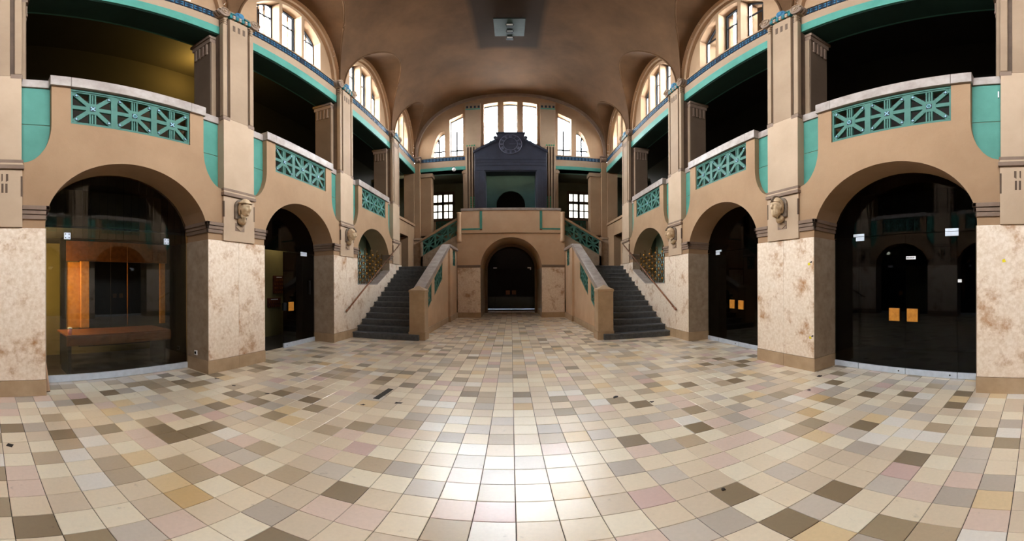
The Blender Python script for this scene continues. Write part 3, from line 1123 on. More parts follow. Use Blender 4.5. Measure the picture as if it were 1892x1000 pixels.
# corner capitals
for s in (-1, 1):
    t = thing('corner_capital', 'scroll capital in the far %s corner under the vault' % SIDE[s], 'capital', (s * 4.7, 16.4, 8.1))
    mb = MB()
    prof = [(0, .10)]
    for q in range(5):
        d_ = .02 + q * .06
        prof += [(d_, .16), (d_ + .035, .16), (d_ + .045, .13), (d_ + .055, .13)]
    prof += [(.34, .1)]
    mb.lathe((s * 4.52, 16.42, 8.22), (s, 0, 0), prof, 20)
    mb.build('volute', M['trimbrown'], t)
    part_box('abacus', M['trimbrown'], t, s, 4.5, 4.95, 16.3, 16.6, 8.38, 8.44, 0.01)


# ------------------------------------------------------------------ portrait busts
def bust(s, k, kind):
    labels = {('woman', -1): 'stone head of a woman with a headband on the near left pilaster',
              ('crest', -1): 'small stone head with thick crested hair on the second left pilaster',
              ('beard', 1): 'bearded stone head in a crested helmet on the near right pilaster',
              ('helmet', 1): 'beardless stone head in a helmet on the second right pilaster'}
    pc = PC[k]
    t = thing('relief_bust', labels[(kind, s)], 'bust', (s * PIL, pc, 2.80), 'portrait busts on the pilasters')
    C = Vector((s * (PIL - .15), pc, 3.115))
    turn = -0.12
    fw = Vector((-s * math.cos(turn), math.sin(turn), 0))
    rt = Vector((0, 0, 1)).cross(fw)
    up = Vector((0, 0, 1))

    def bumps(az, el):
        g = lambda a0, e0, sa, se, amp: amp * math.exp(-((az - a0) / sa) ** 2 - ((el - e0) / se) ** 2)
        r = 0
        r += g(0, -.12, .14, .26, .030) + g(0, -.26, .16, .10, .020)       # nose
        r += g(.30, .22, .24, .09, .012) + g(-.30, .22, .24, .09, .012)     # brows
        r -= g(.33, .03, .17, .11, .018) + g(-.33, .03, .17, .11, .018)     # eye sockets
        r += g(.32, .03, .09, .055, .010) + g(-.32, .03, .09, .055, .010)   # eyes
        r += g(.5, -.28, .25, .22, .008) + g(-.5, -.28, .25, .22, .008)     # cheeks
        r += g(0, -.48, .20, .055, .012) + g(0, -.60, .18, .05, .012)       # lips
        r -= g(0, -.54, .22, .03, .008)
        r += g(0, -.85, .30, .16, .022)                                     # chin
        r += g(1.55, -.05, .10, .22, .014) + g(-1.55, -.05, .10, .22, .014)  # ears
        return r
    nA, nE = 48, 36
    mb = MB()
    vs = []
    for j in range(nE + 1):
        el = -PI / 2 + PI * j / nE
        for i in range(nA):
            az = -PI + 2 * PI * i / nA
            ce, se = math.cos(el), math.sin(el)
            jaw = 1.0 - 0.22 * max(0, -se)
            x = .135 * ce * math.cos(az) * (1.0 if math.cos(az) > 0 else 1.05)
            yv = .108 * ce * math.sin(az) * jaw
            z = .165 * se
            p = Vector((x, yv, z))
            d_ = p.normalized()
            p += d_ * 1.55 * bumps(az, el) * (1 if abs(el) < 1.3 else 0)
            if kind == 'beard' and el < -.40 and abs(az) < 1.7:
                p += d_ * (.035 + .014 * math.sin(az * 14 + el * 9)) * min(1, (-.40 - el) * 3) * (1 - .35 * abs(az))
                p.z -= .03 * min(1, (-.4 - el) * 2)
            vs.append(C + fw * p.x + rt * p.y + up * p.z)
    fs = [(j * nA + i, j * nA + (i + 1) % nA, (j + 1) * nA + (i + 1) % nA, (j + 1) * nA + i) for j in range(nE) for i in range(nA)]
    mb.add(vs, fs)
    # neck and collar into the wall
    nk = [C + fw * -.02 + up * -.08, C + fw * -.03 + up * -.15, C + fw * -.07 + up * -.20, C + fw * -.13 + up * -.24]
    mb.tube(nk, [.075, .068, .078, .095], 16)
    mb.build('head', M['bust'], t, smooth=True)
    # hair, headband or helmet
    mb = MB()
    vs = []
    for j in range(21):
        el = -0.75 + (PI / 2 + 0.75) * j / 20
        for i in range(40):
            az = -PI + 2 * PI * i / 40
            front = math.cos(az)
            lim = 0.42 if front > 0.25 else (-0.75 if front < -0.1 else 0.42 - (0.25 - front) / 0.35 * 1.17)
            e2 = max(el, lim)
            k_ = 1.16 if kind in ('woman', 'crest') else 1.13
            wav = 1 + (.028 * math.sin(az * 11 + e2 * 7) if kind in ('woman', 'crest') else 0)
            if kind == 'crest':
                wav += .05 * math.sin(e2 * 13) * math.cos(az * 5)
            ce, se = math.cos(e2), math.sin(e2)
            p = Vector((.14 * ce * math.cos(az) - .008, .112 * ce * math.sin(az), .168 * se)) * (k_ * wav)
            vs.append(C + fw * p.x + rt * p.y + up * p.z)
    mb.add(vs, [(j * 40 + i, j * 40 + (i + 1) % 40, (j + 1) * 40 + (i + 1) % 40, (j + 1) * 40 + i) for j in range(20) for i in range(40)])
    mb.build('hair' if kind in ('woman', 'crest') else 'helmet', M['bust'], t, smooth=True)
    if kind == 'woman':
        mb = MB()
        pts = []
        for q in range(25):
            an = -2.0 + 4.0 * q / 24
            p = Vector((.158 * math.cos(an) * .93, .128 * math.sin(an), .075 + .02 * abs(an)))
            pts.append(C + fw * p.x + rt * p.y + up * p.z)
        mb.tube(pts, .012, 6)
        mb.build('headband', M['bust'], t, smooth=True)
    if kind in ('beard', 'helmet', 'crest'):
        mb = MB()
        for q in range(14):
            an = 0.55 + 2.5 * q / 13
            p0 = Vector((.15 * math.cos(an), 0, .17 * math.sin(an)))
            p1 = p0 * 1.28
            c0 = C + fw * p0.x + up * p0.z
            c1 = C + fw * p1.x + up * p1.z
            tdir = (fw * -math.sin(an) + up * math.cos(an)) * .024
            mb.hexa([c0 - tdir - rt * .022, c0 + tdir - rt * .022, c0 + tdir + rt * .022, c0 - tdir + rt * .022,
                     c1 - tdir - rt * .012, c1 + tdir - rt * .012, c1 + tdir + rt * .012, c1 - tdir + rt * .012])
        mb.build('crest', M['bustdark'], t, bevel=0.004)
    # arched hood plate behind the head
    mb = MB()
    X = s * (PIL + .004)
    pts = [(X, pc - .15, 2.92), (X, pc + .15, 2.92)] + [(X, pc + .15 * math.cos(a_), 3.16 + .16 * math.sin(a_)) for a_ in [PI * q / 16 for q in range(17)]]
    mb.prism(pts, (-s * .05, 0, 0))
    mb.build('hood', M['bustdark'], t, bevel=0.008)


bust(-1, 1, 'woman')
bust(-1, 2, 'crest')
bust(1, 1, 'beard')
bust(1, 2, 'helmet')


# ------------------------------------------------------------------ openwork teal panels
def grille(label, O, eu, ev, nrm, n, group, depth=.055, rosettes=True, first=0, hem=True):
    O, eu, ev, nrm = Vector(O), Vector(eu), Vector(ev), Vector(nrm)
    t = thing('openwork_panel', label, 'panel', tuple(O), group)
    P = lambda a, b_, c: O + eu * a + ev * b_ + nrm * c      # a in 0..n squares, b 0..1

    def quad(mb, pts, c0, c1, mi=0):
        mb.hexa([P(a, b_, c0) for a, b_ in pts] + [P(a, b_, c1) for a, b_ in pts], mi)

    def bar(mb, p, q, wd, c0, c1, mi=0):
        d_ = Vector((q[0] - p[0], q[1] - p[1]))
        d_.normalize()
        m_ = Vector((-d_.y, d_.x)) * wd / 2
        quad(mb, [(p[0] - m_.x, p[1] - m_.y), (q[0] - m_.x, q[1] - m_.y), (q[0] + m_.x, q[1] + m_.y), (p[0] + m_.x, p[1] + m_.y)], c0, c1, mi)
    fr = MB()
    quad(fr, [(0, .9), (n, .9), (n, 1), (0, 1)], -depth, 0)
    quad(fr, [(0, 0), (n, 0), (n, .07), (0, .07)], -depth, 0)
    quad(fr, [(0, .935), (n, .935), (n, 1), (0, 1)], 0, .014)
    for j in range(n + 1):
        w_ = .05 if j in (0, n) else .075
        a0, a1 = max(0, j - w_), min(n, j + w_)
        quad(fr, [(a0, 0.07), (a1, 0.07), (a1, .9), (a0, .9)], -depth, 0)
    fr.build('frame', M['tealgrey'], t)
    for j in range(n):
        m_ = MB()
        c = (j + .5, .485)
        for dx in (-.06, 0, .06):
            bar(m_, (c[0] + dx, .05), (c[0] + dx, .92), .036, -depth, -.004 if dx else -.012)
        bar(m_, (j + .03, c[1]), (j + .97, c[1]), .10, -depth, -.006)
        bar(m_, (j + .06, .085), (j + .94, .885), .105, -depth, -.005)
        bar(m_, (j + .06, .885), (j + .94, .085), .105, -depth, -.007)
        quad(m_, [(c[0] - .15, c[1] - .15), (c[0] + .15, c[1] - .15), (c[0] + .15, c[1] + .15), (c[0] - .15, c[1] + .15)], -depth, -.002)
        m_.build('star', M['tealgrey'], t)
        if not rosettes:
            continue
        m_ = MB()
        h = .062
        quad(m_, [(c[0] - h, c[1] - h), (c[0] + h, c[1] - h), (c[0] + h, c[1] + h), (c[0] - h, c[1] + h)], -.01, .006, 0)
        if (j + first) % 2:
            for r_, cc, mi in ((.055, .012, 1), (.04, .016, 2)):
                m_.add([P(c[0] + r_ * math.cos(2 * PI * q / 16), c[1] + r_ * math.sin(2 * PI * q / 16), cc) for q in range(16)] +
                       [P(c[0] + r_ * math.cos(2 * PI * q / 16), c[1] + r_ * math.sin(2 * PI * q / 16), 0) for q in range(16)],
                       [tuple(range(16))] + [(q, (q + 1) % 16, 16 + (q + 1) % 16, 16 + q) for q in range(16)], mi)
        else:
            bar(m_, (c[0] - .05, c[1] - .05), (c[0] + .05, c[1] + .05), .026, 0, .011, 1)
            bar(m_, (c[0] - .05, c[1] + .05), (c[0] + .05, c[1] - .05), .026, 0, .012, 1)
        m_.build('rosette', [M['navy'], M['whiteglaze'], M['tealglaze']], t)
        for (qa, qb) in ((.13, .15), (.87, .15), (.13, .82), (.87, .82)):
            m_ = MB()
            a_, b_ = j + qa, qb
            h = .032
            quad(m_, [(a_ - h, b_ - h), (a_ + h, b_ - h), (a_ + h, b_ + h), (a_ - h, b_ + h)], -.01, .004, 0)
            bar(m_, (a_ - .028, b_), (a_ + .028, b_), .018, 0, .008, 1)
            bar(m_, (a_, b_ - .028), (a_, b_ + .028), .018, 0, .009, 1)
            m_.build('corner_tile', [M['navy'], M['whiteglaze']], t)
    return t


for s in (-1, 1):
    for k, c in enumerate(BC):
        w_ = 2.09 / 3
        grille('teal openwork balcony panel of three stars above the %s %s' % (SIDE[s], ['wide nearest arch', 'middle arch', 'stair niche arch'][k]),
               (s * (D + .03), c - 1.045, 4.225), (0, w_, 0), (0, 0, .70), (-s, 0, 0), 3, 'balcony openwork panels', rosettes=True, first=0 if s < 0 else 1)


# ------------------------------------------------------------------ stairs
def stairs(s):
    side = SIDE[s]
    st = thing('staircase', 'flight of dark grey stone steps against the %s wall' % side, 'stairs', (s * 3.8, 9.15, 0), 'stair flights')
    tr, rs = 0.3323, 0.1707
    for i in range(14):
        y0 = 9.15 + i * tr
        u0 = 2.93 if i else 2.62
        mb = MB()
        z1 = (i + 1) * rs
        u1 = D - .022
        mb.ubox(s, u0, u1, y0 + .025, y0 + tr + .06 if i < 13 else YB, z1 - rs if i else 0, z1 - .05)
        mb.ubox(s, u0, u1, y0, y0 + tr + .06 if i < 13 else YB, z1 - .05, z1)
        if i == 0:
            pass
        mb.build('step', M['step'], st, bevel=0.006)
    pbox('landing', M['step'], st, min(s * 2.9, s * 5.0), max(s * 2.9, s * 5.0), YB - 2.2, 17.6, 2.25, 14 * rs - .004)
    mb = MB()
    mb.prism([(s * (D - .022), 9.35, 0), (s * (D - .022), 13.3, 0), (s * (D - .022), 13.3, 2.2), (s * (D - .022), 9.35, .17)], (s * .006, 0, 0))
    mb.build('stringer', M['marbleshade'], st)

    # stair parapet with newel
    pr = thing('stair_parapet', 'sandstone stair parapet with newel post on the %s flight' % side, 'parapet', (s * 2.7, 9.3, 0), 'stair parapets')
    mb = MB()
    u0, u1 = 2.47, 2.93
    mb.ubox(s, u0, u1, 9.28, 9.72, .25, 1.40)
    mb.ubox(s, u0 - .015, u1 + .015, 9.265, 9.735, 1.40, 1.47)
    a, c, yq0, yq1, z = u0 - .015, u1 + .015, 9.265, 9.735, 1.47
    mb.add([(s * a, yq0, z), (s * c, yq0, z), (s * c, yq1, z), (s * a, yq1, z), (s * (a + c) / 2, 9.5, 1.60)], [(0, 1, 4), (1, 2, 4), (2, 3, 4), (3, 0, 4)])
    mb.build('newel', M['plinth'], pr, bevel=0.008)
    part_box('newel_base', M['plinth'], pr, s, u0 - .02, u1 + .02, 9.26, 9.74, 0, .25, 0.008)
    # sloping wall built from columns with two sheared openings
    zt = lambda y: 1.30 + (min(y, 14.05) - 9.7) * 0.432

    lo1 = lambda y: 0.945 + (y - 10.81) * .535
    hi1 = lambda y: 1.60 + (y - 10.81) * .49
    lo2 = lambda y: 1.56 + (y - 11.9) * .52
    hi2 = lambda y: 2.22 + (y - 11.9) * .49

    def ints(y):
        if 10.05 < y < 11.15: return [(0, lo1(y)), (hi1(y) + 0, zt(y) if zt(y) > hi1(y) else hi1(y))]
        if 11.55 < y < 12.95: return [(0, lo2(y)), (hi2(y), max(zt(y), hi2(y)))]
        return [(0, 1), (1, zt(y))]
    # panel positions follow the slope of the flight
    lo1 = lambda y: 0.56 + (y - 10.05) * .46
    hi1 = lambda y: lo1(y) + .64
    lo2 = lambda y: 1.20 + (y - 11.55) * .46
    hi2 = lambda y: lo2(y) + .66
    mb = MB()
    T = lambda y, d, z: (s * d, y, z)
    columns(mb, brk(9.7, 14.1, [10.05, 11.15, 11.55, 12.95, 14.05], .5), ints, T, 2.70, 2.90)
    mb.build('sloping_wall', M['blockplaster'], pr)
    columns_cap = MB()
    columns(columns_cap, brk(9.68, 14.2, [14.05], 2), lambda y: [(zt(y), zt(y) + .17)], T, 2.60, 2.96)
    columns_cap.build('sloping_cap', M['capstone'], pr, bevel=0.012)
    part_box('wall_plinth', M['plinth'], pr, s, 2.675, 2.9, 9.7, 14.1, 0, .22, 0.004)
    # end pier and landing parapet
    mb = MB()
    mb.ubox(s, 2.60, 2.92, 14.1, 14.62, 0, 3.22)
    mb.ubox(s, 2.64, 2.88, 14.62, 15.0, 0, 3.22)
    mb.ubox(s, 2.64, 2.88, 15.0, 15.7, 0, 2.48)
    mb.ubox(s, 2.64, 2.88, 15.7, YB, 0, 3.22)
    mb.build('end_pier', M['blockplaster'], pr, bevel=0.015)
    mb = MB()
    mb.ubox(s, 2.56, 2.96, 14.06, YB + .1, 3.22, 3.36)
    mb.build('pier_cap', M['capstone'], pr, bevel=0.04)
    part_box('pier_plinth', M['plinth'], pr, s, 2.58, 2.93, 14.08, YB, 0, .25, 0.006)
    # small openwork panels in the parapet
    grille('single-star teal panel low on the %s stair parapet near the newel' % side, (s * 2.72, 10.05, lo1(10.05)), (0, 1.10, 1.10 * .46), (0, 0, .64), (-s, 0, 0), 1, 'stair parapet panels', rosettes=False)
    grille('two-star teal panel halfway up the %s stair parapet' % side, (s * 2.72, 11.55, lo2(11.55)), (0, .70, .70 * .46), (0, 0, .66), (-s, 0, 0), 2, 'stair parapet panels', rosettes=False)
    grille('single-star teal panel beside the %s landing facing the passage' % side, (s * 2.66, 15.0, 2.48), (0, .70, 0), (0, 0, .74), (-s, 0, 0), 1, 'stair parapet panels', rosettes=False)

    # upper flight from landing to balcony
    uf = thing('upper_flight', 'upper stair flight with sloping parapet rising from the %s landing to the balcony' % side, 'stairs', (s * 3.5, YB, 2.4), 'upper flights')
    zc = lambda u: 3.86 + (4.46 - u) * .565                       # top of the cap
    TXs = lambda u, d, z: (s * u, d, z)
    mb = MB()
    columns(mb, brk(2.42, 4.46, [4.36], .5), lambda u: [(0.0 if u < 2.9 else 2.2, zc(u) - .86), (zc(u) - .13, zc(u) - .12)], TXs, YB + .02, YB + .22)
    mb.ubox(s, 4.34, 4.46, YB + .02, YB + .22, 2.2, 3.75)
    mb.build('sloping_wall', M['marbleshade'], uf)
    mb = MB()
    columns(mb, [2.42, 4.5], lambda u: [(zc(u) - .12, zc(u))], TXs, YB - .03, YB + .27)
    mb.build('sloping_cap', M['plaster'], uf, bevel=0.01)
    for i in range(9):
        u1 = 4.4 - i * .25
        mb = MB()
        mb.ubox(s, u1 - .27, u1, YB + .22, 17.5, 2.39 + i * .17 - (.3 if i else 0), 2.39 + (i + 1) * .17)
        mb.build('step', M['step'], uf)
    grille('long sloping three-star teal panel of the upper flight above the %s landing' % side, (s * 4.36, YB + .05, zc(4.36) - .86), (-s * .645, 0, .645 * .565), (0, 0, .74), (0, -1, 0), 3, 'upper flight panels', rosettes=False)
    grille('teal panel of the gallery parapet below the %s casement window' % side, (s * 4.02, YE + 1.18, 4.35), (-s * .485, 0, 0), (0, 0, .70), (0, -1, 0), 2, 'gallery parapet panels', rosettes=False)

    # handrail
    hr = thing('handrail', 'worn copper-brown handrail on the wall of the %s stairs' % side, 'handrail', (s * 4.66, 8.7, .87), 'stair handrails')
    mb = MB()
    mb.tube([(s * 4.66, 8.7, .87), (s * 4.66, 13.4, 3.31)], .024, 10)
    mb.lathe((s * 4.66, 8.66, .85), (0, .888, .46), [(0, .02), (.02, .034), (.10, .034), (.12, .024)], 10)
    mb.build('rail', M['copper'], hr, smooth=True)
    for f in (.05, .36, .68, .97):
        yq, zq = 8.7 + 4.7 * f, .87 + 2.44 * f
        mb = MB()
        mb.tube([(s * 4.66, yq, zq - .01), (s * 4.68, yq, zq - .07), (s * 4.725, yq, zq - .09)], .011, 6)
        mb.lathe((s * 4.728, yq, zq - .09), (-s, 0, 0), [(0, .035), (.012, .03)], 10)
        mb.build('bracket', M['bronze'], hr)

    # niche with gilded grille
    nb = thing('niche_grille', 'gilded wrought lattice with rosettes in the %s stair niche' % side, 'grille', (s * 4.95, 10.97, 1.66), 'niche lattices')
    zg = 2.65
    ug = 5.02
    ys_ = [9.62 + i * .135 for i in range(21)]
    for i, y in enumerate(ys_):
        mb = MB()
        top = zg if (i // 2) % 2 else zg + .22
        top = min(top, arch(y - 10.97) - .02)
        mb.ubox(s, ug - .012, ug + .012, y - .011, y + .011, sill(y) + .03, top)
        mb.build('vertical_bar', M['bronze'], nb)
    for i in range(9):
        z = 1.72 + i * .116
        ya = 9.56
        yb = 12.38
        if z > 2.55:
            pass
        ymax = 12.38
        for y in [9.56 + q * .05 for q in range(57)]:
            if sill(y) + .03 < z: ymax = y
        mb = MB()
        mb.ubox(s, ug - .010, ug + .010, ya, ymax, z - .010, z + .010)
        mb.build('horizontal_bar', M['bronze'], nb)
    for i in range(10):
        for j in range(5):
            y = 9.755 + i * .27
            z = 1.80 + j * .232 - (.116 if i % 2 else 0)
            if z < sill(y) + .08 or z > arch(y - 10.97) - .06:
                continue
            mb = MB()
            mb.lathe((s * (ug - .01), y, z), (-s, 0, 0), [(0, .04), (.012, .04), (.02, .028), (.034, .022), (.042, .01)], 10)
            mb.build('rosette', M['brass'], nb)
            mb = MB()
            pts = [(s * ug, y + .09 * math.cos(q * PI / 6), z + .09 * math.sin(q * PI / 6)) for q in range(13)]
            mb.tube(pts, .008, 5, caps=False)
            mb.build('ring', M['bronze'], nb)
    for i in range(5):
        y = 9.6875 + i * .54
        if arch(y - 10.97) < 3.0:
            continue
        mb = MB()
        mb.tube([(s * ug, y + .0675 * math.cos(q * PI / 10) * 1.0, zg + .22 + .07 * math.sin(q * PI / 10)) for q in range(11)], .011, 6)
        mb.lathe((s * (ug - .01), y, zg + .24), (-s, 0, 0), [(0, .035), (.02, .03), (.03, .01)], 10)
        mb.build('arch_crown', M['bronze'], nb)
    # plaster back of the niche
    mb = MB()
    mb.ubox(s, 5.75, 5.95, 9.4, 12.5, 1.0, 3.9)
    mb.build('niche_back_wall', M['paleteal'], walls[s])
    mb = MB()
    mb.ubox(s, GL, 5.9, 9.4, 12.5, 1.3, 1.62)
    mb.ubox(s, GL, 5.9, 9.42, 9.5, 1.3, 3.9)
    mb.ubox(s, GL, 5.9, 12.42, 12.5, 1.3, 3.9)
    mb.build('niche_cheek', M['greygreen'], walls[s])


for s in (-1, 1):
    stairs(s)


# ------------------------------------------------------------------ glazed arches
def arch_pane(mb, s, c, u, z0, a, th=.012):
    bks = brk(c - a, c + a, [c - a + .002, c + a - .002, c - a + .02, c + a - .02, c - a + .06, c + a - .06], .15)
    columns(mb, bks, lambda y: [(z0, min(2.5 + ell(y - c, 1.43, 1.12) + .0, 9))], lambda y, d, z: (s * d, y, z), u, u + th)


def clamp4(parent, s, u, y, z, sz=.055):
    mb = MB()
    mb.ubox(s, u - .02, u, y - sz, y + sz, z - sz, z + sz, 0)
    for a in (-1, 1):
        for b_ in (-1, 1):
            mb.lathe((s * (u - .02), y + a * sz * .55, z + b_ * sz * .55), (-s, 0, 0), [(0, .011), (.003, .011)], 8, 1)
    return mb.build('patch_fitting', [M['metal'], M['black']], parent, bevel=0.003)


def bottom_rail(parent, s, u, ya, yb, h=.12, z=0.005, dot=True):
    mb = MB()
    mb.ubox(s, u - .022, u + .022, ya, yb, z, z + h, 0)
    if dot:
        yc = ya + .12
        mb.lathe((s * (u - .022), yc, z + h * .5), (-s, 0, 0), [(0, .016), (.003, .014)], 10, 1)
    return mb.build('bottom_rail', [M['metal'], M['black']], parent, bevel=0.003)


def plate(parent, s, u, y, z, w_=.20, h=.225):
    p = part_box('push_plate', M['wood'], parent, s, u - .05, u - .022, y - w_ / 2, y + w_ / 2, z - h / 2, z + h / 2, 0.005)
    part_box('plate_stub', M['darkmetal'], parent, s, u - .03, u - .001, y - .04, y + .04, z - .04, z + .04)
    return p


# left, nearest arch: fixed glazing with ticket counter behind
dr = thing('door_1', 'fixed dark glazing of the nearest left arch with square patch fittings', kind='structure', loc=(-GL, BC[0], 0))
mb = MB(); arch_pane(mb, -1, BC[0], GL, 2.44, 1.43); mb.build('transom_pane', M['boothglass'], dr)
for (a, c) in ((.85, 2.095), (2.103, 2.413), (2.421, 3.69)):
    part_box('glass_pane', M['boothglass'], dr, -1, GL, GL + .012, a, c, .125, 2.432)
bottom_rail(dr, -1, GL, .86, 3.68, .12, .005, False)
clamp4(dr, -1, GL - .001, 1.322, 2.467)
clamp4(dr, -1, GL - .001, 3.207, 2.463)

# right, nearest arch: double glass doors
dr = thing('door_2', 'dark double glass doors in the nearest right arch with wooden push plates', kind='structure', loc=(GL, BC[0], 0))
mb = MB(); arch_pane(mb, 1, BC[0], GL, 2.50, 1.43); mb.build('transom_pane', M['darkglass'], dr)
for (a, c) in ((.85, 1.283), (1.289, 2.210), (2.216, 3.146), (3.152, 3.69)):
    part_box('glass_leaf', M['darkglass'], dr, 1, GL, GL + .012, a, c, .12, 2.492)
    bottom_rail(dr, 1, GL, a + .003, c - .003, .11, .005, .8 < c - a)
for y in (3.14, 1.375):
    mb = MB()
    mb.ubox(1, GL - .022, GL - .001, y - .115, y + .115, 2.50, 2.55)
    mb.ubox(1, GL - .022, GL - .001, y - .115, y + .06 if y > 2 else y + .115, 2.42, 2.495)
    mb.build('patch_fitting', M['metal'], dr, bevel=0.003)
plate(dr, 1, GL, 2.41, 1.08)
plate(dr, 1, GL, 2.07, 1.08)
sg = part_box('door_sign', M['white'], dr, 1, GL - .008, GL - .001, 2.02, 2.195, 2.045, 2.10)
mb = MB()
for q in range(7):
    mb.ubox(1, GL - .010, GL - .007, 2.045 + q * .018, 2.057 + q * .018, 2.062, 2.076 + (.008 if q % 3 == 0 else 0))
mb.ubox(1, GL - .010, GL - .007, 2.170, 2.184, 2.062, 2.082)
mb.build('sign_lettering', M['black'], sg)
part_box('sticker', M['white'], dr, 1, GL - .006, GL - .001, 1.212, 1.276, 1.645, 1.695)

# second arches
dr = thing('door_3', 'glass door standing ajar in the second left arch with one wooden push plate', kind='structure', loc=(-GL, BC[1], 0))
mb = MB(); arch_pane(mb, -1, BC[1], GL, 2.50, 1.43); mb.build('transom_pane', M['darkglass'], dr)
part_box('glass_leaf', M['darkglass'], dr, -1, GL, GL + .012, 6.62, 7.50, .12, 2.492)
part_box('side_pane', M['darkglass'], dr, -1, GL, GL + .012, 7.506, 8.04, .12, 2.492)
bottom_rail(dr, -1, GL, 6.62, 8.04)
mb = MB()
mb.ubox(-1, GL - .022, GL - .001, 7.36, 7.64, 2.50, 2.54)
mb.ubox(-1, GL - .022, GL - .001, 7.36, 7.64, 2.43, 2.495)
mb.build('patch_fitting', M['metal'], dr, bevel=0.003)
plate(dr, -1, GL, 6.89, 1.075, .21, .23)
part_box('lock_case', M['darkmetal'], dr, -1, GL - .03, GL + .03, 6.60, 6.72, .98, 1.18, 0.004)
mb = MB(); mb.tube([(-GL + .04, 7.76, 1.36), (-GL + .04, 7.76, 1.76)], .014, 8)
mb.box(-GL + .0, -GL + .045, 7.75, 7.77, 1.38, 1.40); mb.box(-GL, -GL + .045, 7.75, 7.77, 1.72, 1.74)
mb.build('pull_bar', M['darkmetal'], dr)
# the leaf that stands open, swung into the room behind
mb = MB()
mb.hexa([(-GL, 5.22, .12), (-GL - .012, 5.22, .12), (-6.28, 5.32, .12), (-6.27, 5.34, .12), (-GL, 5.22, 2.49), (-GL - .012, 5.22, 2.49), (-6.28, 5.32, 2.49), (-6.27, 5.34, 2.49)])
mb.build('open_leaf', M['darkglass'], dr)

dr = thing('door_4', 'closed dark double glass doors in the second right arch', kind='structure', loc=(GL, BC[1], 0))
mb = MB(); arch_pane(mb, 1, BC[1], GL, 2.50, 1.43); mb.build('transom_pane', M['darkglass'], dr)
for (a, c) in ((5.2, 5.74), (5.746, 6.62), (6.626, 7.50), (7.506, 8.04)):
    part_box('glass_leaf', M['darkglass'], dr, 1, GL, GL + .012, a, c, .12, 2.492)
    bottom_rail(dr, 1, GL, a + .003, c - .003, .11, .005, .8 < c - a)
mb = MB()
mb.ubox(1, GL - .022, GL - .001, 7.36, 7.62, 2.50, 2.55)
mb.ubox(1, GL - .022, GL - .001, 7.44, 7.62, 2.42, 2.495)
mb.build('patch_fitting', M['metal'], dr, bevel=0.003)
plate(dr, 1, GL, 6.86, 1.09)
plate(dr, 1, GL, 6.50, 1.085)

# passage door in the central block
dr = thing('door_5', 'dark arched glass doors at the end of the central passage', kind='structure', loc=(0, 18.78, 0))
mb = MB()
columns(mb, brk(-DW, DW, [-DW + .003, DW - .003, -DW + .05, DW - .05], .12), lambda x: [(2.5, max(2.5, 2.4 + ell(x, DW, 1.33)))], TX, 18.76, 18.772)
mb.build('transom_pane', M['darkglass'], dr)
for (a, c) in ((-1.31, -.9), (-.895, -.003), (.003, .895), (.9, 1.31)):
    pbox('glass_leaf', M['darkglass'], dr, a, c, 18.76, 18.772, .12, 2.49)
    pbox('bottom_rail', M['metal'], dr, a + .004, c - .004, 18.74, 18.79, .01, .11)
for x in (-.9, 1.02):
    pbox('patch_fitting', M['metal'], dr, x - .1, x + .1, 18.74, 18.76, 2.5, 2.56)
pbox('patch_fitting', M['metal'], dr, 1.06, 1.12, 18.74, 18.76, 2.41, 2.5)
for x in (-.19, .15):
    pbox('push_plate', M['woodbrown'], dr, x - .115, x + .115, 18.71, 18.74, 1.03, 1.26)
mb = MB()
columns(mb, brk(-1.52, 1.52, [-DW, DW, -DW + .003, DW - .003, -DW + .04, DW - .04], .12), lambda x: [(2.4 + ell(x, DW, 1.33), 4.0)] if abs(x) < DW else [(0, 4.0)], TX, 18.70, 18.80)
mb.build('door_surround', M['trimbrown'], blk)
mb = MB()
mb.box(-3, 3, 21.5, 21.6, 0, 4)
mb.box(-3, -2.9, 19.1, 21.6, 0, 4); mb.box(2.9, 3, 19.1, 21.6, 0, 4); mb.box(-3, 3, 19.1, 21.6, 3.95, 4.05)
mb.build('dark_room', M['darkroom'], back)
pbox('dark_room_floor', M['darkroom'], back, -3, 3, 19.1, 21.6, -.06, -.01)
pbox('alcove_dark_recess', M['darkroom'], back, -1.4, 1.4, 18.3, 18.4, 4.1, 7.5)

# ------------------------------------------------------------------ dark stone surround and clock over the balcony
ae = thing('stone_surround', 'dark blue stone surround with stepped gable above the balcony', 'surround', (0, YE, 4.1))
for s in (-1, 1):
    part_box('jamb', M['ink'], ae, s, 1.27, 1.76, YE - .32, YE + .1, 4.1, 7.35, 0.012)
    part_box('inner_jamb', M['ink'], ae, s, 1.22, 1.44, YE - .26, YE + .45, 4.1, 7.3, 0.012)
    mb = MB()
    mb.ubox(s, 1.55, 1.60, YE - .335, YE - .31, 4.2, 7.3)
    mb.build('jamb_fillet', M['ink'], ae)
pbox('inner_lintel', M['ink'], ae, -1.42, 1.42, YE - .26, YE + .45, 7.3, 7.52, 0.012)
mb = MB()
prof = [(-1.76, 7.35), (1.76, 7.35), (1.76, 8.42), (.74, 9.02), (.66, 9.30), (.70, 9.48), (-.70, 9.48), (-.66, 9.30), (-.74, 9.02), (-1.76, 8.42)]
mb.prism([(x, YE - .30, z) for x, z in prof], (0, .38, 0))
mb.build('gable', M['ink'], ae, bevel=0.02)
mb = MB()
for s in (-1, 1):
    pts = [(s * 1.80, 8.36), (s * 1.80, 8.48), (s * .72, 9.12), (s * .72, 9.0)]
    mb = MB()
    mb.prism([(x, YE - .36, z) for x, z in pts], (0, .1, 0))
    mb.build('gable_cornice', M['ink'], ae, bevel=0.01)
pbox('top_slab', M['ink'], ae, -.72, .72, YE - .35, YE + .1, 9.44, 9.52, 0.01)
